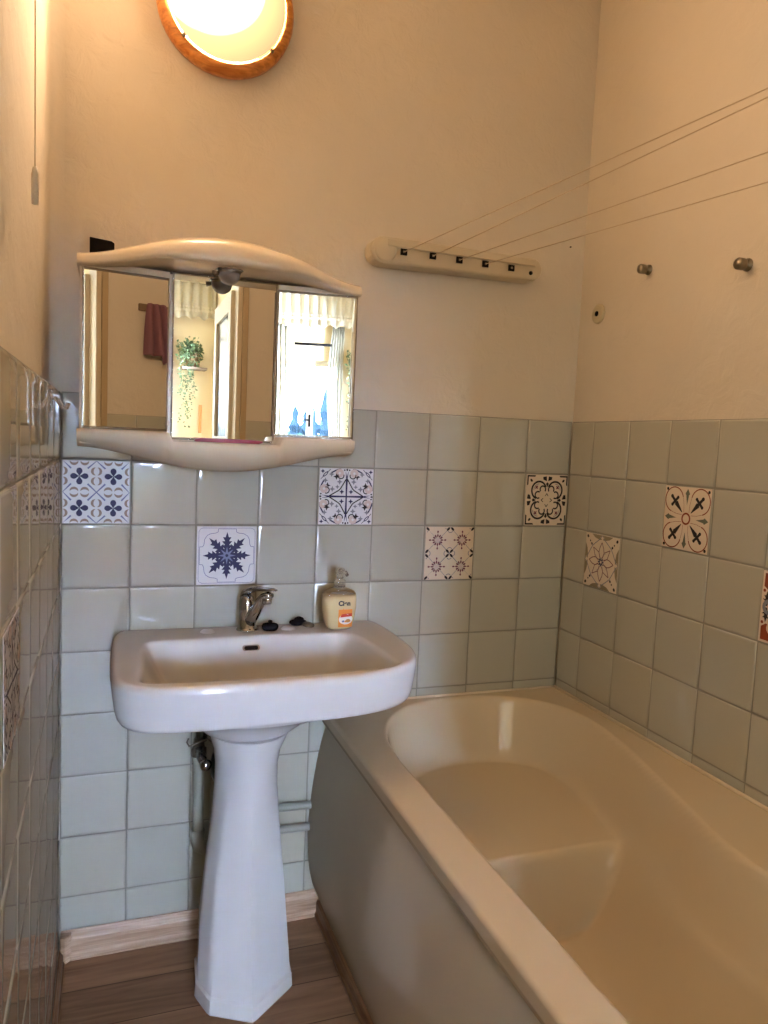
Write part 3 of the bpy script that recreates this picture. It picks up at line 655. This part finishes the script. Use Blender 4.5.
# ================================================================ MIRROR CABINET
cab = thing('mirror_cabinet', 'cream plastic bathroom cabinet with three mirrors and an arched top above the washbasin', 'mirror cabinet', (.35, 0, 1.21))
CX = .347; HW = .309
YS_O, YS_I, YC = -.140, -.113, -.092     # outer/inner edge of the side doors, centre mirror plane
b = MB()
b.box(.044, .655, -.088, -.001, 1.262, 1.640, 'body')
b.loft([[(.042, -.001, z), (.042, YS_O + .004, z), (.226, YS_I + .004, z), (.226, -.001, z)] for z in (1.256, 1.640)], 'body', True, True, smooth=False)
b.loft([[(.467, -.001, z), (.467, YS_I + .004, z), (.653, YS_O + .004, z), (.653, -.001, z)] for z in (1.256, 1.640)], 'body', True, True, smooth=False)
b.build('body', cab, bevel=.002)
def mpanel(p0, p1, z0, z1, label):
    (x0, y0), (x1, y1) = p0, p1; d = Vector((x1 - x0, y1 - y0, 0)).normalized(); nn = Vector((d.y, -d.x, 0))
    b = MB(); f = .0035
    q = [Vector((x0, y0, z0)), Vector((x1, y1, z0)), Vector((x1, y1, z1)), Vector((x0, y0, z1))]
    b.add([v + nn * .0035 for v in q] + [v - nn * .0005 for v in q], [(0, 1, 5, 4), (1, 2, 6, 5), (2, 3, 7, 6), (3, 0, 4, 7), (4, 5, 6, 7)], 'medge')
    c_ = sum(q, Vector()) / 4
    qi = [v + nn * .0035 for v in q]
    ins = [Vector((c_.x, c_.y, c_.z)) + nn * .0035 + (v - c_) * (1 - .0045 / abs((v - c_).length) * 1.4) for v in q]
    b.add(qi + [v + nn * .0006 for v in ins], [(0, 1, 5, 4), (1, 2, 6, 5), (2, 3, 7, 6), (3, 0, 4, 7)], 'medge')
    b.add([v + nn * .0006 for v in ins], [(0, 1, 2, 3)], 'mirror')
    o = b.build('mirror', cab, fixn=False); o['label'] = label; return o
mpanel((.0475, YS_O), (.2235, YS_I), 1.2895, 1.6245, 'left angled mirror door')
mpanel((.233, YC), (.4685, YC), 1.273, 1.645, 'tall middle mirror set back')
mpanel((.4665, YS_I), (.6515, YS_O + .0012), 1.2905, 1.6265, 'right angled mirror door')
# arched canopy
def canopy(u, v):
    s = (u * 2 - 1); x = CX + s * (HW + .001)
    bulge = max(0, 1 - s * s); bb = sm(min(1, (1 - abs(s)) / .62)); c2 = .5 + .5 * math.cos(PI * s)
    zt = 1.659 + .064 * c2 ** .8; yf = -.150 - .062 * bb; zf = 1.627 + .022 * bb
    # profile: wall top -> forward -> front edge -> under -> back
    pr = [(-.001, zt), (-.05, zt + .001), (-.10, lerp(zt, zf, .04)), (lerp(-.10, yf, .60), lerp(zt, zf, .16)), (lerp(-.10, yf, .90), lerp(zt, zf, .36)), (yf, lerp(zt, zf, .70)), (yf - .001, lerp(zt, zf, .92)), (yf + .004, zf), (yf + .02, zf - .0005), (-.09, zf - .001), (-.001, zf - .001)]
    t = v * (len(pr) - 1); i = min(int(t), len(pr) - 2); return (x, lerp(pr[i][0], pr[i + 1][0], t - i), lerp(pr[i][1], pr[i + 1][1], t - i))
b = MB(); b.grid(60, 20, canopy, 'body')
for u in (0, 1): b.add([canopy(u, k / 10) for k in range(11)], [tuple(range(11))], 'body')
b.build('canopy', cab)
def shelf(u, v):
    s = (u * 2 - 1); x = CX + s * HW
    bb = sm(min(1, (1 - abs(s)) / .60)); c2 = .5 + .5 * math.cos(PI * s)
    zb = 1.249 - .045 * c2 ** .85; yf = -.146 - .055 * bb; zf = 1.288 - .018 * sm((.40 - abs(s)) / .025)
    pr = [(-.001, zf), (YC + .002 if abs(s) < .4 else -.09, zf), (yf + .004, zf), (yf, zf - .004), (yf + .001, lerp(zf, zb, .45)), (yf + .012, lerp(zf, zb, .72)), (yf + .035, lerp(zf, zb, .90)), (yf + .07, zb), (-.03, zb), (-.001, zb + .002)]
    t = v * (len(pr) - 1); i = min(int(t), len(pr) - 2); return (x, lerp(pr[i][0], pr[i + 1][0], t - i), lerp(pr[i][1], pr[i + 1][1], t - i))
b = MB(); b.grid(80, 18, shelf, 'body')
for u in (0, 1): b.add([shelf(u, k / 9) for k in range(10)], [tuple(range(10))], 'body')
b.build('shelf', cab)
# spotlight
SPX, SPY = .348, -.155
b = MB(); b.lathe([(0, 0), (.030, 0), (.032, .003), (.031, .006), (.026, .009), (.0, .010)], (SPX, SPY, 1.6545), (0, 0, -1), 'chrome', 32); sp = b.build('spotlight_base', cab)
b = MB(); b.lathe([(.023, .0)] + [(.0235 * math.cos(a), .006 + .022 * math.sin(a)) for a in [PI / 2 * k / 8 for k in range(9)]], (SPX, SPY, 1.645), (0, 0, -1), 'bulb', 32, True); b.build('bulb', sp)
b = MB(); b.lathe([(.0245, 0), (.0255, .002), (.0245, .005)], (SPX, SPY, 1.646), (0, 0, -1), 'steel', 32)
b.tube([(SPX - .024, SPY - .004, 1.640), (SPX - .036, SPY - .006, 1.637)], [.0045, .0065], 'steel', 12); b.build('collar', sp)
# crimson comb on the shelf
b = MB(); b.prism([(-.071, 0), (.068, 0), (.078, .003), (.078, .0065), (.05, .0085), (-.060, .0085), (-.073, .005)], lambda u, v, d: (.352 + u, d, 1.2705 + v), -.172, -.148, 'crimson')
cm = b.build('comb', bevel=.0015); tag(cm, 'flat crimson plastic comb lying on the cabinet shelf under the middle mirror', 'comb')
# black box on top of the cabinet
b = MB(); b.prism([(0, 0), (.052, 0), (.052, .036), (.046, .040), (.0, .044)], lambda u, v, d: (.058 + u, d, 1.668 + v), -.03, -.012 + .0, 'dark')
bx_ = b.build('black_box', bevel=.001); tag(bx_, 'small black plastic junction box on the wall behind the cabinet top left corner', 'box')

# ================================================================ WALL LAMP
LX, LZ = .347, 2.272
lamp = thing('wall_lamp', 'round lit wall lamp with a pine wood ring at the top of the wall', 'lamp', (LX, 0, LZ))
b = MB(); b.lathe([(.120, 0.0), (.148, 0.0), (.156, .010), (.157, .026), (.152, .040), (.144, .047), (.137, .046), (.133, .038), (.131, .020), (.128, .0)], (LX, .011, LZ), (0, -1, 0), 'pine', 72); b.build('wood_ring', lamp)
mt = bpy.data.materials.new('lit_opal_glass'); mt.use_nodes = True; nt = mt.node_tree; nt.nodes.clear()
tc = nt.nodes.new('ShaderNodeTexCoord'); ds = nt.nodes.new('ShaderNodeVectorMath'); ds.operation = 'DISTANCE'; ds.inputs[1].default_value = (-.030, -.05, .01)
rp = nt.nodes.new('ShaderNodeValToRGB'); rp.color_ramp.elements[0].position = 0; rp.color_ramp.elements[0].color = (.80, .565, .365, 1)
rp.color_ramp.elements[1].position = .17; rp.color_ramp.elements[1].color = (.0018, .0012, .0006, 1)
e1 = rp.color_ramp.elements.new(.075); e1.color = (.35, .23, .135, 1); e2 = rp.color_ramp.elements.new(.11); e2.color = (.0045, .0027, .0011, 1)
em = nt.nodes.new('ShaderNodeEmission'); em.inputs[1].default_value = LAMP; ou = nt.nodes.new('ShaderNodeOutputMaterial')
nt.links.new(tc.outputs['Object'], ds.inputs[0]); nt.links.new(ds.outputs['Value'], rp.inputs['Fac']); nt.links.new(rp.outputs['Color'], em.inputs[0]); nt.links.new(em.outputs[0], ou.inputs[0])
M['opal'] = mt; M['plate'] = mat('aged_cream_plate', (.50, .44, .30), .35)
b = MB(); b.lathe([(.132, .034), (.129, .048), (.117, .064), (.093, .078), (.06, .087), (.03, .0905), (0.0005, .091)], (LX, 0, LZ), (0, -1, 0), 'opal', 56, False, True); b.build('glass_dome', lamp)
for a in (-.72, -2.35, 1.2):
    b = MB(); b.lathe([(0, .006), (.004, .005), (.005, 0)], (LX + .137 * math.cos(a), -.036, LZ + .137 * math.sin(a)), (0, -1, 0), 'steel', 10); b.build('glass_clip', lamp)

# ================================================================ CLOTHES LINE
def unp(px, py, t):
    d = R_ * ((px - 384) / 748.44) - U_ * ((py - 512) / 748.44) + F_; return CAMP + d * t
def unplane(px, py, ax, v):
    d = R_ * ((px - 384) / 748.44) - U_ * ((py - 512) / 748.44) + F_; return CAMP + d * ((v - CAMP[ax]) / d[ax])
dry = thing('clothes_line', 'cream plastic retractable clothes line with five slots fixed above the tiles', 'clothes line', (.96, 0, 1.77))
b = MB(); prf = []
for k in range(10):
    a = PI / 2 + PI * k / 9; prf.append((.745 + .036 * math.cos(a), 1.768 + .034 * math.sin(a)))
for k in range(10):
    a = -PI / 2 + PI * k / 9; prf.append((1.172 + .030 * math.cos(a), 1.770 + .030 * math.sin(a)))
b.prism(prf, lambda u, v, d: (u, d, v), -.046, .011, 'cream')
b.build('housing', dry, bevel=.008, bseg=3)
b = MB(); b.box(.752, 1.178, -.052, -.044, 1.776, 1.795, 'cream'); b.build('slot_rail', dry, bevel=.003)
b = MB(); b.lathe([(0, .006), (.024, .006), (.029, .003), (.030, 0)], (.748, -.0445, 1.768), (0, -1, 0), 'cream', 32); b.build('end_cap', dry)
hx = []
for k in range(5):
    p = unplane([404, 433, 459.5, 485.5, 511.5][k], [252, 256, 260, 264, 268][k], 1, -.052); hx.append(p)
    b = MB(); b.box(p.x - .009, p.x + .009, -.0535, -.050, p.z - .008, p.z + .008, 'dark'); b.box(p.x - .003, p.x + .003, -.0555, -.053, p.z - .003, p.z + .003, 'medge'); b.build('slot', dry, bevel=.001)
b = MB(); p = unplane(531, 273, 1, -.048); b.lathe([(0, .004), (.005, .003), (.006, -.004)], (p.x, -.046, p.z), (0, -1, 0), 'dark', 14); b.build('lock_button', dry)
ends = []
for (hole, py, fr) in ((0, 88, .685), (1, 97, .68), (2, 152, .74), (3, 182, .80)):
    h = hx[hole]; tt = unplane(768, py, 0, XR); q = CAMP + (tt - CAMP) * fr
    e = h + (q - h) * ((YB + .02 - h.y) / (q.y - h.y)); ends.append(e)
    b = MB(); b.tube([h + (e - h) * (k / 24) for k in range(25)], .0010, 'cord', 6); b.build('cord', dry)
b = MB(); xs2 = [e.x for e in ends]; zs = [e.z for e in ends]
hk = thing('line_hook_bar', 'cream bar of hooks on the wall behind the camera holding the cords', 'hook', (sum(xs2) / 4, YB, sum(zs) / 4))
b.box(min(xs2) - .03, max(min(max(xs2) + .03, XR), max(xs2)), YB + .001, YB + .019, min(zs) - .02, max(zs) + .02, 'cream'); b.build('bar', hk, bevel=.004)

# knobs and round plate over the bath
def knob(px, py, label, r):
    p = unplane(px, py, 0, XR + .010); t = thing('metal_peg', label, 'knob', (XR + .010, p.y, p.z), 'metal knobs over the bath')
    b = MB(); b.lathe([(r * 1.1, 0), (r * 1.1, .003), (r * .55, .004), (r * .5, .012)], p, (-1, 0, 0), 'steel', 20); b.build('stem', t)
    b = MB(); b.lathe([(r * .5, .011), (r * .95, .012), (r, .014), (r, .027), (r * .9, .029), (0, .030)], p, (-1, 0, 0), 'steel', 24); b.build('cap', t)
knob(649, 270, 'smaller looking grey metal wall knob, the one nearer the room corner', .0115)
knob(748, 265, 'grey metal wall knob over the bath, the one nearer the right edge of the photo', .0125)
p = unplane(599, 314, 0, XR + .010); t = thing('wall_plate', 'oval cream wall plate with a black centre near the room corner', 'wall plate', (XR + .01, p.y, p.z))
b = MB(); b.lathe([(0, .007), (.021, .007), (.026, .005), (.0275, 0)], p, (-1, 0, 0), 'plate', 28); b.build('plate', t)
b = MB(); b.lathe([(0, .004), (.007, .004), (.0075, 0)], p + Vector((-.005, 0, 0)), (-1, 0, 0), 'black', 14); b.build('centre_cap', t)
for sgn in (-1, 1):
    b = MB(); b.lathe([(0, .001), (.0022, .001), (.0025, 0)], p + Vector((-.0045, sgn * .013, -.013 * sgn)), (-1, 0, 0), 'red', 8); b.build('screw_head', t)
# small black nail in the plaster left of the corner
p = unplane(571, 247, 1, .012)
b = MB(); b.tube([p, p + Vector((-.010, -.012, -.004))], .002, 'dark', 8); tag(b.build('nail', None), 'tiny black nail in the plaster between clothes line and room corner', 'nail')

# pull cord by the left wall
p = unplane(35, 205, 0, .006)
pc = thing('pull_cord', 'thin cream pull cord with a small weight hanging beside the left wall', 'pull cord', (.006, p.y, ZC))
M['pull'] = mat('pale_pull_cord', (.75, .66, .50), .6)
b = MB(); b.tube([(.006, p.y, ZC), (.006, p.y, p.z + .05)], .0009, 'pull', 6); b.build('string', pc)
b = MB(); b.lathe([(0, 0), (.0045, .001), (.005, .04), (.003, .05), (0, .051)], (.006, p.y, p.z), (0, 0, 1), 'pull', 14); b.build('weight', pc)
# clear hook on the left tiles
hk = thing('clear_hook', 'clear plastic stick-on hook on the left wall just under the tile top', 'hook', (.001, -.30, 1.34))
b = MB(); b.prism([(-.02, -.022), (.02, -.022), (.02, .022), (-.02, .022)], lambda u, v, d: (d, -.30 + u, 1.338 + v), .0005, .004, 'clear'); b.build('backplate', hk, bevel=.001)
b = MB(); b.tube([(.004, -.30, 1.345), (.012, -.30, 1.338), (.020, -.30, 1.326), (.027, -.30, 1.326), (.030, -.30, 1.336)], .004, 'clear', 12); b.build('hook_arm', hk)

# ================================================================ PIPES
vp = thing('water_pipe', 'grey plastic water pipe with a chrome angle valve left of the pedestal', 'pipe', (.32, 0, .5))
b = MB(); b.tube([(.319, -.030, .50), (.321, -.030, .28)], .013, 'pipe', 18); b.build('upright_pipe', vp)
b = MB(); b.tube([(.320, -.030, .300), (.3205, -.030, .27), (.324, -.030, .258), (.334, -.030, .252), (.352, -.030, .252)], .0175, 'pipe', 18); b.build('elbow', vp)
b = MB(); b.tube([(.34, -.030, .252), (.47, -.025, .252)], .013, 'pipe', 16); b.build('branch_pipe', vp)
b = MB(); b.lathe([(.014, 0), (.019, .002), (.019, .02), (.014, .022), (.013, .045)], (.319, -.030, .492), (0, 0, 1), 'steel', 8, True, True)
b.tube([(.319, -.03, .515), (.322, -.062, .500), (.327, -.082, .492)], [.011, .012, .010], 'chrome', 14); v1 = b.build('valve', vp)
b = MB(); b.lathe([(.010, 0), (.014, .003), (.015, .012), (.010, .02), (0, .022)], (.327, -.078, .493), (.25, -1, -.15), 'chrome', 20); b.build('valve_handle', v1)
b = MB(); b.tube([(.317, -.030, .53), (.316, -.035, .58), (.312, -.05, .64), (.318, -.06, .69)], .006, 'steel', 10); b.tube([(.333, -.030, .53), (.336, -.035, .58), (.335, -.05, .64), (.34, -.06, .69)], .006, 'chrome', 10); b.build('flexible_hose', vp)
b = MB(); b.tube([(.293, -.04, .543), (.288, -.045, .536), (.293, -.05, .527), (.303, -.05, .530), (.318, -.047, .535), (.338, -.045, .54), (.346, -.045, .532)], .0022, 'steel', 8); b.build('clip_wire', vp)
tr = thing('waste_trap', 'dark green drain trap half hidden behind the pedestal', 'drain trap', (.37, -.07, .45))
M['trapgreen'] = mat('dark_green_plastic', (.03, .055, .05), .3)
b = MB(); b.lathe([(.012, 0), (.022, .012), (.030, .03), (.032, .055), (.026, .08), (.016, .09), (.014, .16)], (.373, -.07, .43), (0, 0, 1), 'trapgreen', 20, True, True); b.build('trap_cup', tr)
b = MB(); b.tube([(.358, -.045, .44), (.357, -.045, .30), (.352, -.04, .22)], .010, 'steel', 12); b.build('waste_pipe', tr)
for (z, nm) in ((.322, 'upper of the two horizontal grey pipes between pedestal and bathtub'), (.262, 'lower of the two horizontal grey pipes between pedestal and bathtub')):
    b = MB(); b.tube([(.44, -.022, z + .003), (.52, -.020, z + .002), (.60, -.019, z), (.614, -.019, z)], .0105, 'pipe', 16)
    tag(b.build('heating_pipe'), nm, 'pipe', 'horizontal pipes under the washbasin')

# ================================================================ BEHIND THE CAMERA (seen in the mirrors)
# door frame of the bathroom doorway
b = MB()
b.box(.72, .745, YB - .11, YB + .012, 0, 2.12, 'cream_paint'); b.box(.745, .775, YB - .10, YB + .024, 0, 2.14, 'jamb')
b.box(-.05, .0, YB - .11, YB + .012, 0, 2.12, 'cream_paint'); b.box(-.05, .775, YB - .11, YB + .018, 2.12, 2.16, 'cream_paint')
struct(b.build('trim_2', bevel=.003))
d1 = thing('door_1', 'open bathroom door', 'door', (.72, YB - .1, 0)); del d1['label']; del d1['category']; d1['kind'] = 'structure'
M['leafpaint'] = mat('door_leaf_paint', (.60, .55, .42), .35)
def dl(u, v, d): return (.700 + u * .005 + d, YB - .11 - u, v)
b = MB()
for (u0, u1, v0, v1) in ((0, .09, .01, 2.06), (.61, .70, .01, 2.06), (.09, .61, 1.96, 2.06), (.09, .61, .01, .12), (.09, .61, 1.20, 1.28)): b.prism([(u0, v0), (u1, v0), (u1, v1), (u0, v1)], dl, 0, .035, 'leafpaint')
b.prism([(.09, .12), (.61, .12), (.61, 1.20), (.09, 1.20)], dl, .010, .026, 'bluewhite'); b.build('leaf', d1)
b = MB(); b.prism([(.09, 1.28), (.61, 1.28), (.61, 1.96), (.09, 1.96)], dl, .014, .020, 'glassdark'); b.build('glass', d1)
# the room beyond
RX0, RX1, RY = -1.9, 1.15, -6.6
b = MB(); b.box(RX0 - .1, 1.9, RY - .2, YB, -.1, 0, 'floor'); struct(b.build('floor_beyond'))
b = MB(); b.box(RX0 - .1, 1.9, RY - .2, YB - .1, 2.95, 3.05, 'white_paint'); struct(b.build('ceiling_beyond'))
b = MB(); b.box(RX1, RX1 + .2, RY - .2, -6.2, -.1, 3.0, 'yellow'); b.box(RX1, RX1 + .2, -5.2, YB - .1, -.1, 3.0, 'yellow'); b.box(RX1, RX1 + .2, -6.2, -5.2, -.1, .9, 'yellow'); b.box(RX1, RX1 + .2, -6.2, -5.2, 2.3, 3.0, 'yellow'); struct(b.build('wall_east'))
w2 = bpy.data.objects.new('added_window_2', None); COL.objects.link(w2); w2.location = (RX1 + .1, -5.7, .9); w2['kind'] = 'structure'  # added window, unseen, put in to light the room and doorway
b = MB()
for yy in (-6.2, -5.72, -5.24): b.box(RX1 + .08, RX1 + .12, yy, yy + .04, .9, 2.3, 'white_paint')
for zz in (.9, 2.26): b.box(RX1 + .08, RX1 + .12, -6.2, -5.2, zz, zz + .04, 'white_paint')
b.build('window_frame', w2, bevel=.002)
b = MB(); b.box(RX1 + .098, RX1 + .102, -6.18, -5.22, .92, 2.28, 'pane'); b.build('pane', w2)
b = MB(); b.box(RX0 - .2, RX0, RY - .2, YB - .1, -.1, 3.0, 'yellow'); struct(b.build('wall_west'))
b = MB(); b.box(RX0 - .1, -.05, YB - .2, YB - .1, -.1, 3.0, 'yellow'); b.box(.775, 1.9, YB - .2, YB - .1, -.1, 3.0, 'yellow'); b.box(-.05, .775, YB - .2, YB - .1, 2.16, 3.0, 'yellow'); struct(b.build('wall_north'))
WX0, WX1, WZ0, WZ1 = .045, .665, .94, 2.14
b = MB(); b.box(RX0, WX0, RY - .2, RY, -.1, 3.0, 'yellow'); b.box(WX1, 1.3, RY - .2, RY, -.1, 3.0, 'yellow'); b.box(WX0, WX1, RY - .2, RY, -.1, WZ0, 'yellow'); b.box(WX0, WX1, RY - .2, RY, WZ1, 3.0, 'yellow'); struct(b.build('wall_south'))
w1 = thing('window_1', 'x', 'x', (.355, RY - .1, WZ0)); del w1['label']; del w1['category']; w1['kind'] = 'structure'
wy0, wy1 = RY - .12, RY - .08; xm = .355
b = MB()
b.box(WX0, WX0 + .035, wy0, wy1, WZ0, WZ1, 'white_paint'); b.box(WX1 - .035, WX1, wy0, wy1, WZ0, WZ1, 'white_paint'); b.box(xm - .035, xm + .035, wy0, wy1 + .02, WZ0, WZ1, 'white_paint')
b.box(WX0, WX1, wy0, wy1, WZ0, WZ0 + .06, 'white_paint'); b.box(WX0, WX1, wy0, wy1, WZ1 - .06, WZ1, 'white_paint'); b.build('window_frame', w1, bevel=.002)
b = MB(); b.box(WX0 + .03, WX1 - .03, RY - .102, RY - .098, WZ0 + .05, WZ1 - .05, 'pane'); b.build('pane', w1)
b = MB(); b.box(xm - .012, xm + .012, wy1 + .02, wy1 + .03, 1.42, 1.56, 'dark'); b.box(xm - .055, xm + .012, wy1 + .03, wy1 + .045, 1.485, 1.505, 'dark'); b.build('window_handle', w1)
b = MB(); b.box(WX0 - .05, WX1 + .05, RY - .08, RY + .12, WZ0 - .04, WZ0, 'white_paint'); b.build('window_sill', w1)
# curtains
def sheet(name, x0, x1, z0, z1, y, amp, fr, key, fn=None, label='', group=None):
    b = MB(); b.grid(90, 12, lambda u, v: ((lerp(x0, x1, u) if fn is None else fn(u, v)), y + amp * math.sin(u * fr), lerp(z0, z1, v) + (0 if v > 0 else 0)), key)
    o = b.build(name, None, fixn=False, solid=.0008); return tag(o, label, 'curtain', group)
rl = thing('curtain_rail', 'cream curtain rail over the window seen in the mirrors', 'curtain rail', (.5, RY + .10, 2.86))
b = MB(); b.tube([(-.35, RY + .10, 2.86), (1.13, RY + .10, 2.86)], .012, 'cream_paint', 12); b.build('rod', rl)
b = MB(); b.tube([(.17, RY + .06, 2.30), (.57, RY + .06, 2.30)], .014, 'dark', 10); tag(b.build('roller_bar'), 'dark thin bar above the casements of the window seen in the right mirror', 'bar')
vl = MB()
def val(u, v):
    zb = 2.47 + .035 * abs(math.sin(u * 34)); return (lerp(-.33, 1.12, u), RY + .10 + .018 * math.sin(u * 95), lerp(zb, 2.87, v))
vl.grid(220, 6, val, 'lace'); vo = vl.build('lace_valance', None, fixn=False, solid=.0008); tag(vo, 'gathered cream lace valance with a scalloped hem across the window top', 'curtain')
lb_ = MB()
for k in range(46):
    xc = -.32 + 1.43 * k / 45
    for dz, rr in ((.075, .016), (.11, .012)): lb_.add([(xc + rr * math.cos(t) * .8, RY + .123, 2.49 + dz + rr * math.sin(t)) for t in [2 * PI * q / 10 for q in range(10)]], [tuple(range(10))], 'cream')
lb_.build('lace_eyelets', vo, fixn=False, solid=.001)
sheet('sheer_curtain', 0, 1, .5, 2.50, RY + .05, .020, 40, 'sheer', lambda u, v: lerp(-.22, .09 + .03 * math.sin(v * 3), u), 'sheer white curtain hanging left of the casements in the right mirror')
sheet('sheer_curtain', 0, 1, .5, 2.50, RY + .05, .015, 34, 'sheer', lambda u, v: lerp(.585 - .05 * math.sin(max(0, v - .35) * 4.5), .70, u), 'sheer white curtain hanging right of the casements in the right mirror')
# hanging plant on the wall right of the window
pt = thing('hanging_plant', 'trailing green plant in a wicker wall basket seen in the middle mirror', 'plant', (.90, RY + .07, 1.98))
b = MB(); b.lathe([(.05, 0), (.07, .03), (.085, .12), (.09, .14), (.08, .14)], (.90, RY + .10, 1.98), (0, 0, 1), 'basket', 20, True); b.build('basket', pt)
b = MB(); b.box(.78, 1.04, RY, RY + .20, 1.955, 1.98, 'wood'); tag(b.build('wall_shelf', bevel=.003), 'small brown wall shelf carrying the plant basket', 'shelf')
b = MB(); rnd = random.Random(4)
def lf(b, p, s):
    d = Vector((rnd.uniform(-1, 1), rnd.uniform(-.3, 1), rnd.uniform(-1, .6))).normalized(); e = d.cross(Vector((rnd.uniform(-1, 1), rnd.uniform(-1, 1), .3))).normalized()
    b.add([p, p + d * s * .5 + e * s * .35, p + d * s, p + d * s * .5 - e * s * .35], [(0, 1, 2, 3)], 'leaf')
for k in range(420):
    a = rnd.uniform(0, 2 * PI); r = rnd.uniform(0, .13); lf(b, Vector((.865 + math.cos(a) * r, RY + .12 + abs(math.sin(a)) * r * .6, 2.15 + rnd.gauss(0, .055))), rnd.uniform(.03, .05))
for st in range(9):
    x0 = rnd.uniform(.79, .95); L_ = rnd.uniform(.35, .85)
    for k in range(34):
        q = k / 33; lf(b, Vector((x0 + .02 * math.sin(q * 9 + st) - .03 * q, RY + .20 - .05 * q, 2.13 - L_ * q)), rnd.uniform(.02, .035))
b.build('foliage', pt, fixn=False, solid=.0006)
b = MB(); b.box(.98, 1.01, RY + .002, RY + .03, 1.30, 1.60, 'honey'); tag(b.build('wooden_brush', bevel=.006), 'small brown wooden brush hanging on the yellow wall below the plant', 'brush')
# towel rail on rear wall
tr2 = thing('towel_rail', 'short brown wooden peg rail on the plaster beside the doorway, seen in the left mirror', 'rail', (1.02, YB, 1.92))
b = MB(); b.box(.93, 1.26, YB + .001, YB + .02, 1.90, 1.935, 'wood'); b.build('board', tr2, bevel=.003)
for xx in (1.0, 1.10, 1.20):
    b = MB(); b.tube([(xx, YB + .018, 1.915), (xx, YB + .06, 1.925)], .006, 'wood', 10); b.build('peg', tr2)
b = MB()
def tw(u, v):
    w = lerp(.045, .085, v ** .7); s = u * 2 - 1
    return (1.025 + s * w + .03 * v - .02, YB + .052 + .018 * math.cos(s * 9) * (.4 + v) + .01 * (1 - v), 1.935 - .26 * v - .05 * v * (s > .1) * (1 - abs(s)))
b.grid(30, 16, tw, 'towel'); tag(b.build('towel', None, fixn=False, solid=.012, sub=1), 'dusty pink towel hanging from the peg rail, seen in the left mirror', 'towel')
# outside
b = MB(); b.grid(24, 24, lambda u, v: (lerp(-60, 60, u), lerp(-9, -110, v), -9 + 11.0 * sm(v) + .6 * math.sin(u * 19) * v), 'meadow'); hs_ = b.build('hillside', fixn=False); hs_['kind'] = 'structure'
def conifer(x, y, z, h, r, seed, label, group):
    rnd = random.Random(seed); t = thing('conifer_tree', label, 'tree', (x, y, z), group)
    b = MB(); b.tube([(x, y, z), (x, y, z + h * .9)], [.25, .05], 'trunk', 8); b.build('trunk', t)
    b = MB(); lo = []
    for k in range(16):
        q = k / 15; zz = z + h * (.10 + .9 * q); rad = r * (1 - q) ** .6 * (1.1 if k % 2 == 0 else .66) + .02
        lo.append([(x + math.cos(2 * PI * a / 14) * rad * (1 + rnd.uniform(-.28, .28)), y + math.sin(2 * PI * a / 14) * rad * (1 + rnd.uniform(-.28, .28)), zz + rnd.uniform(-.12, .12) * h / 10) for a in range(14)])
    b.loft(lo, 'conifer', True, True, smooth=False); b.build('crown', t)
rnd = random.Random(11)
for k in range(16):
    x = -7.5 + .85 * k + rnd.uniform(-.1, .1); conifer(x, -51 - 4.2 * (k % 4) + rnd.uniform(-.3, .3), -5.6, 10.3 + rnd.uniform(-1.0, 1.0), 1.15, k, 'dark blue green conifer in the tree line outside the window', 'conifers outside the window')
rnd = random.Random(5)
for k in range(5):
    x = -3.4 + 2.7 * k; y = -30 + rnd.uniform(-1, 1); b = MB(); lo = []
    r = 1.05; cz = -.1 + rnd.uniform(-.3, .3)
    for j in range(10):
        v = j / 9; lo.append([(x + math.cos(2 * PI * a / 12) * r * math.sin(PI * (.03 + .94 * v)) * rnd.uniform(.85, 1.12), y + math.sin(2 * PI * a / 12) * r * math.sin(PI * (.03 + .94 * v)) * rnd.uniform(.8, 1.15), cz - 6.0 * (1 - v) + 1.7 * v) for a in range(12)])
    b.loft(lo, 'meadow', True, True, smooth=False); tag(b.build('leafy_bush'), 'rounded green bush in front of the conifers outside the window', 'bush', 'bushes outside the window')
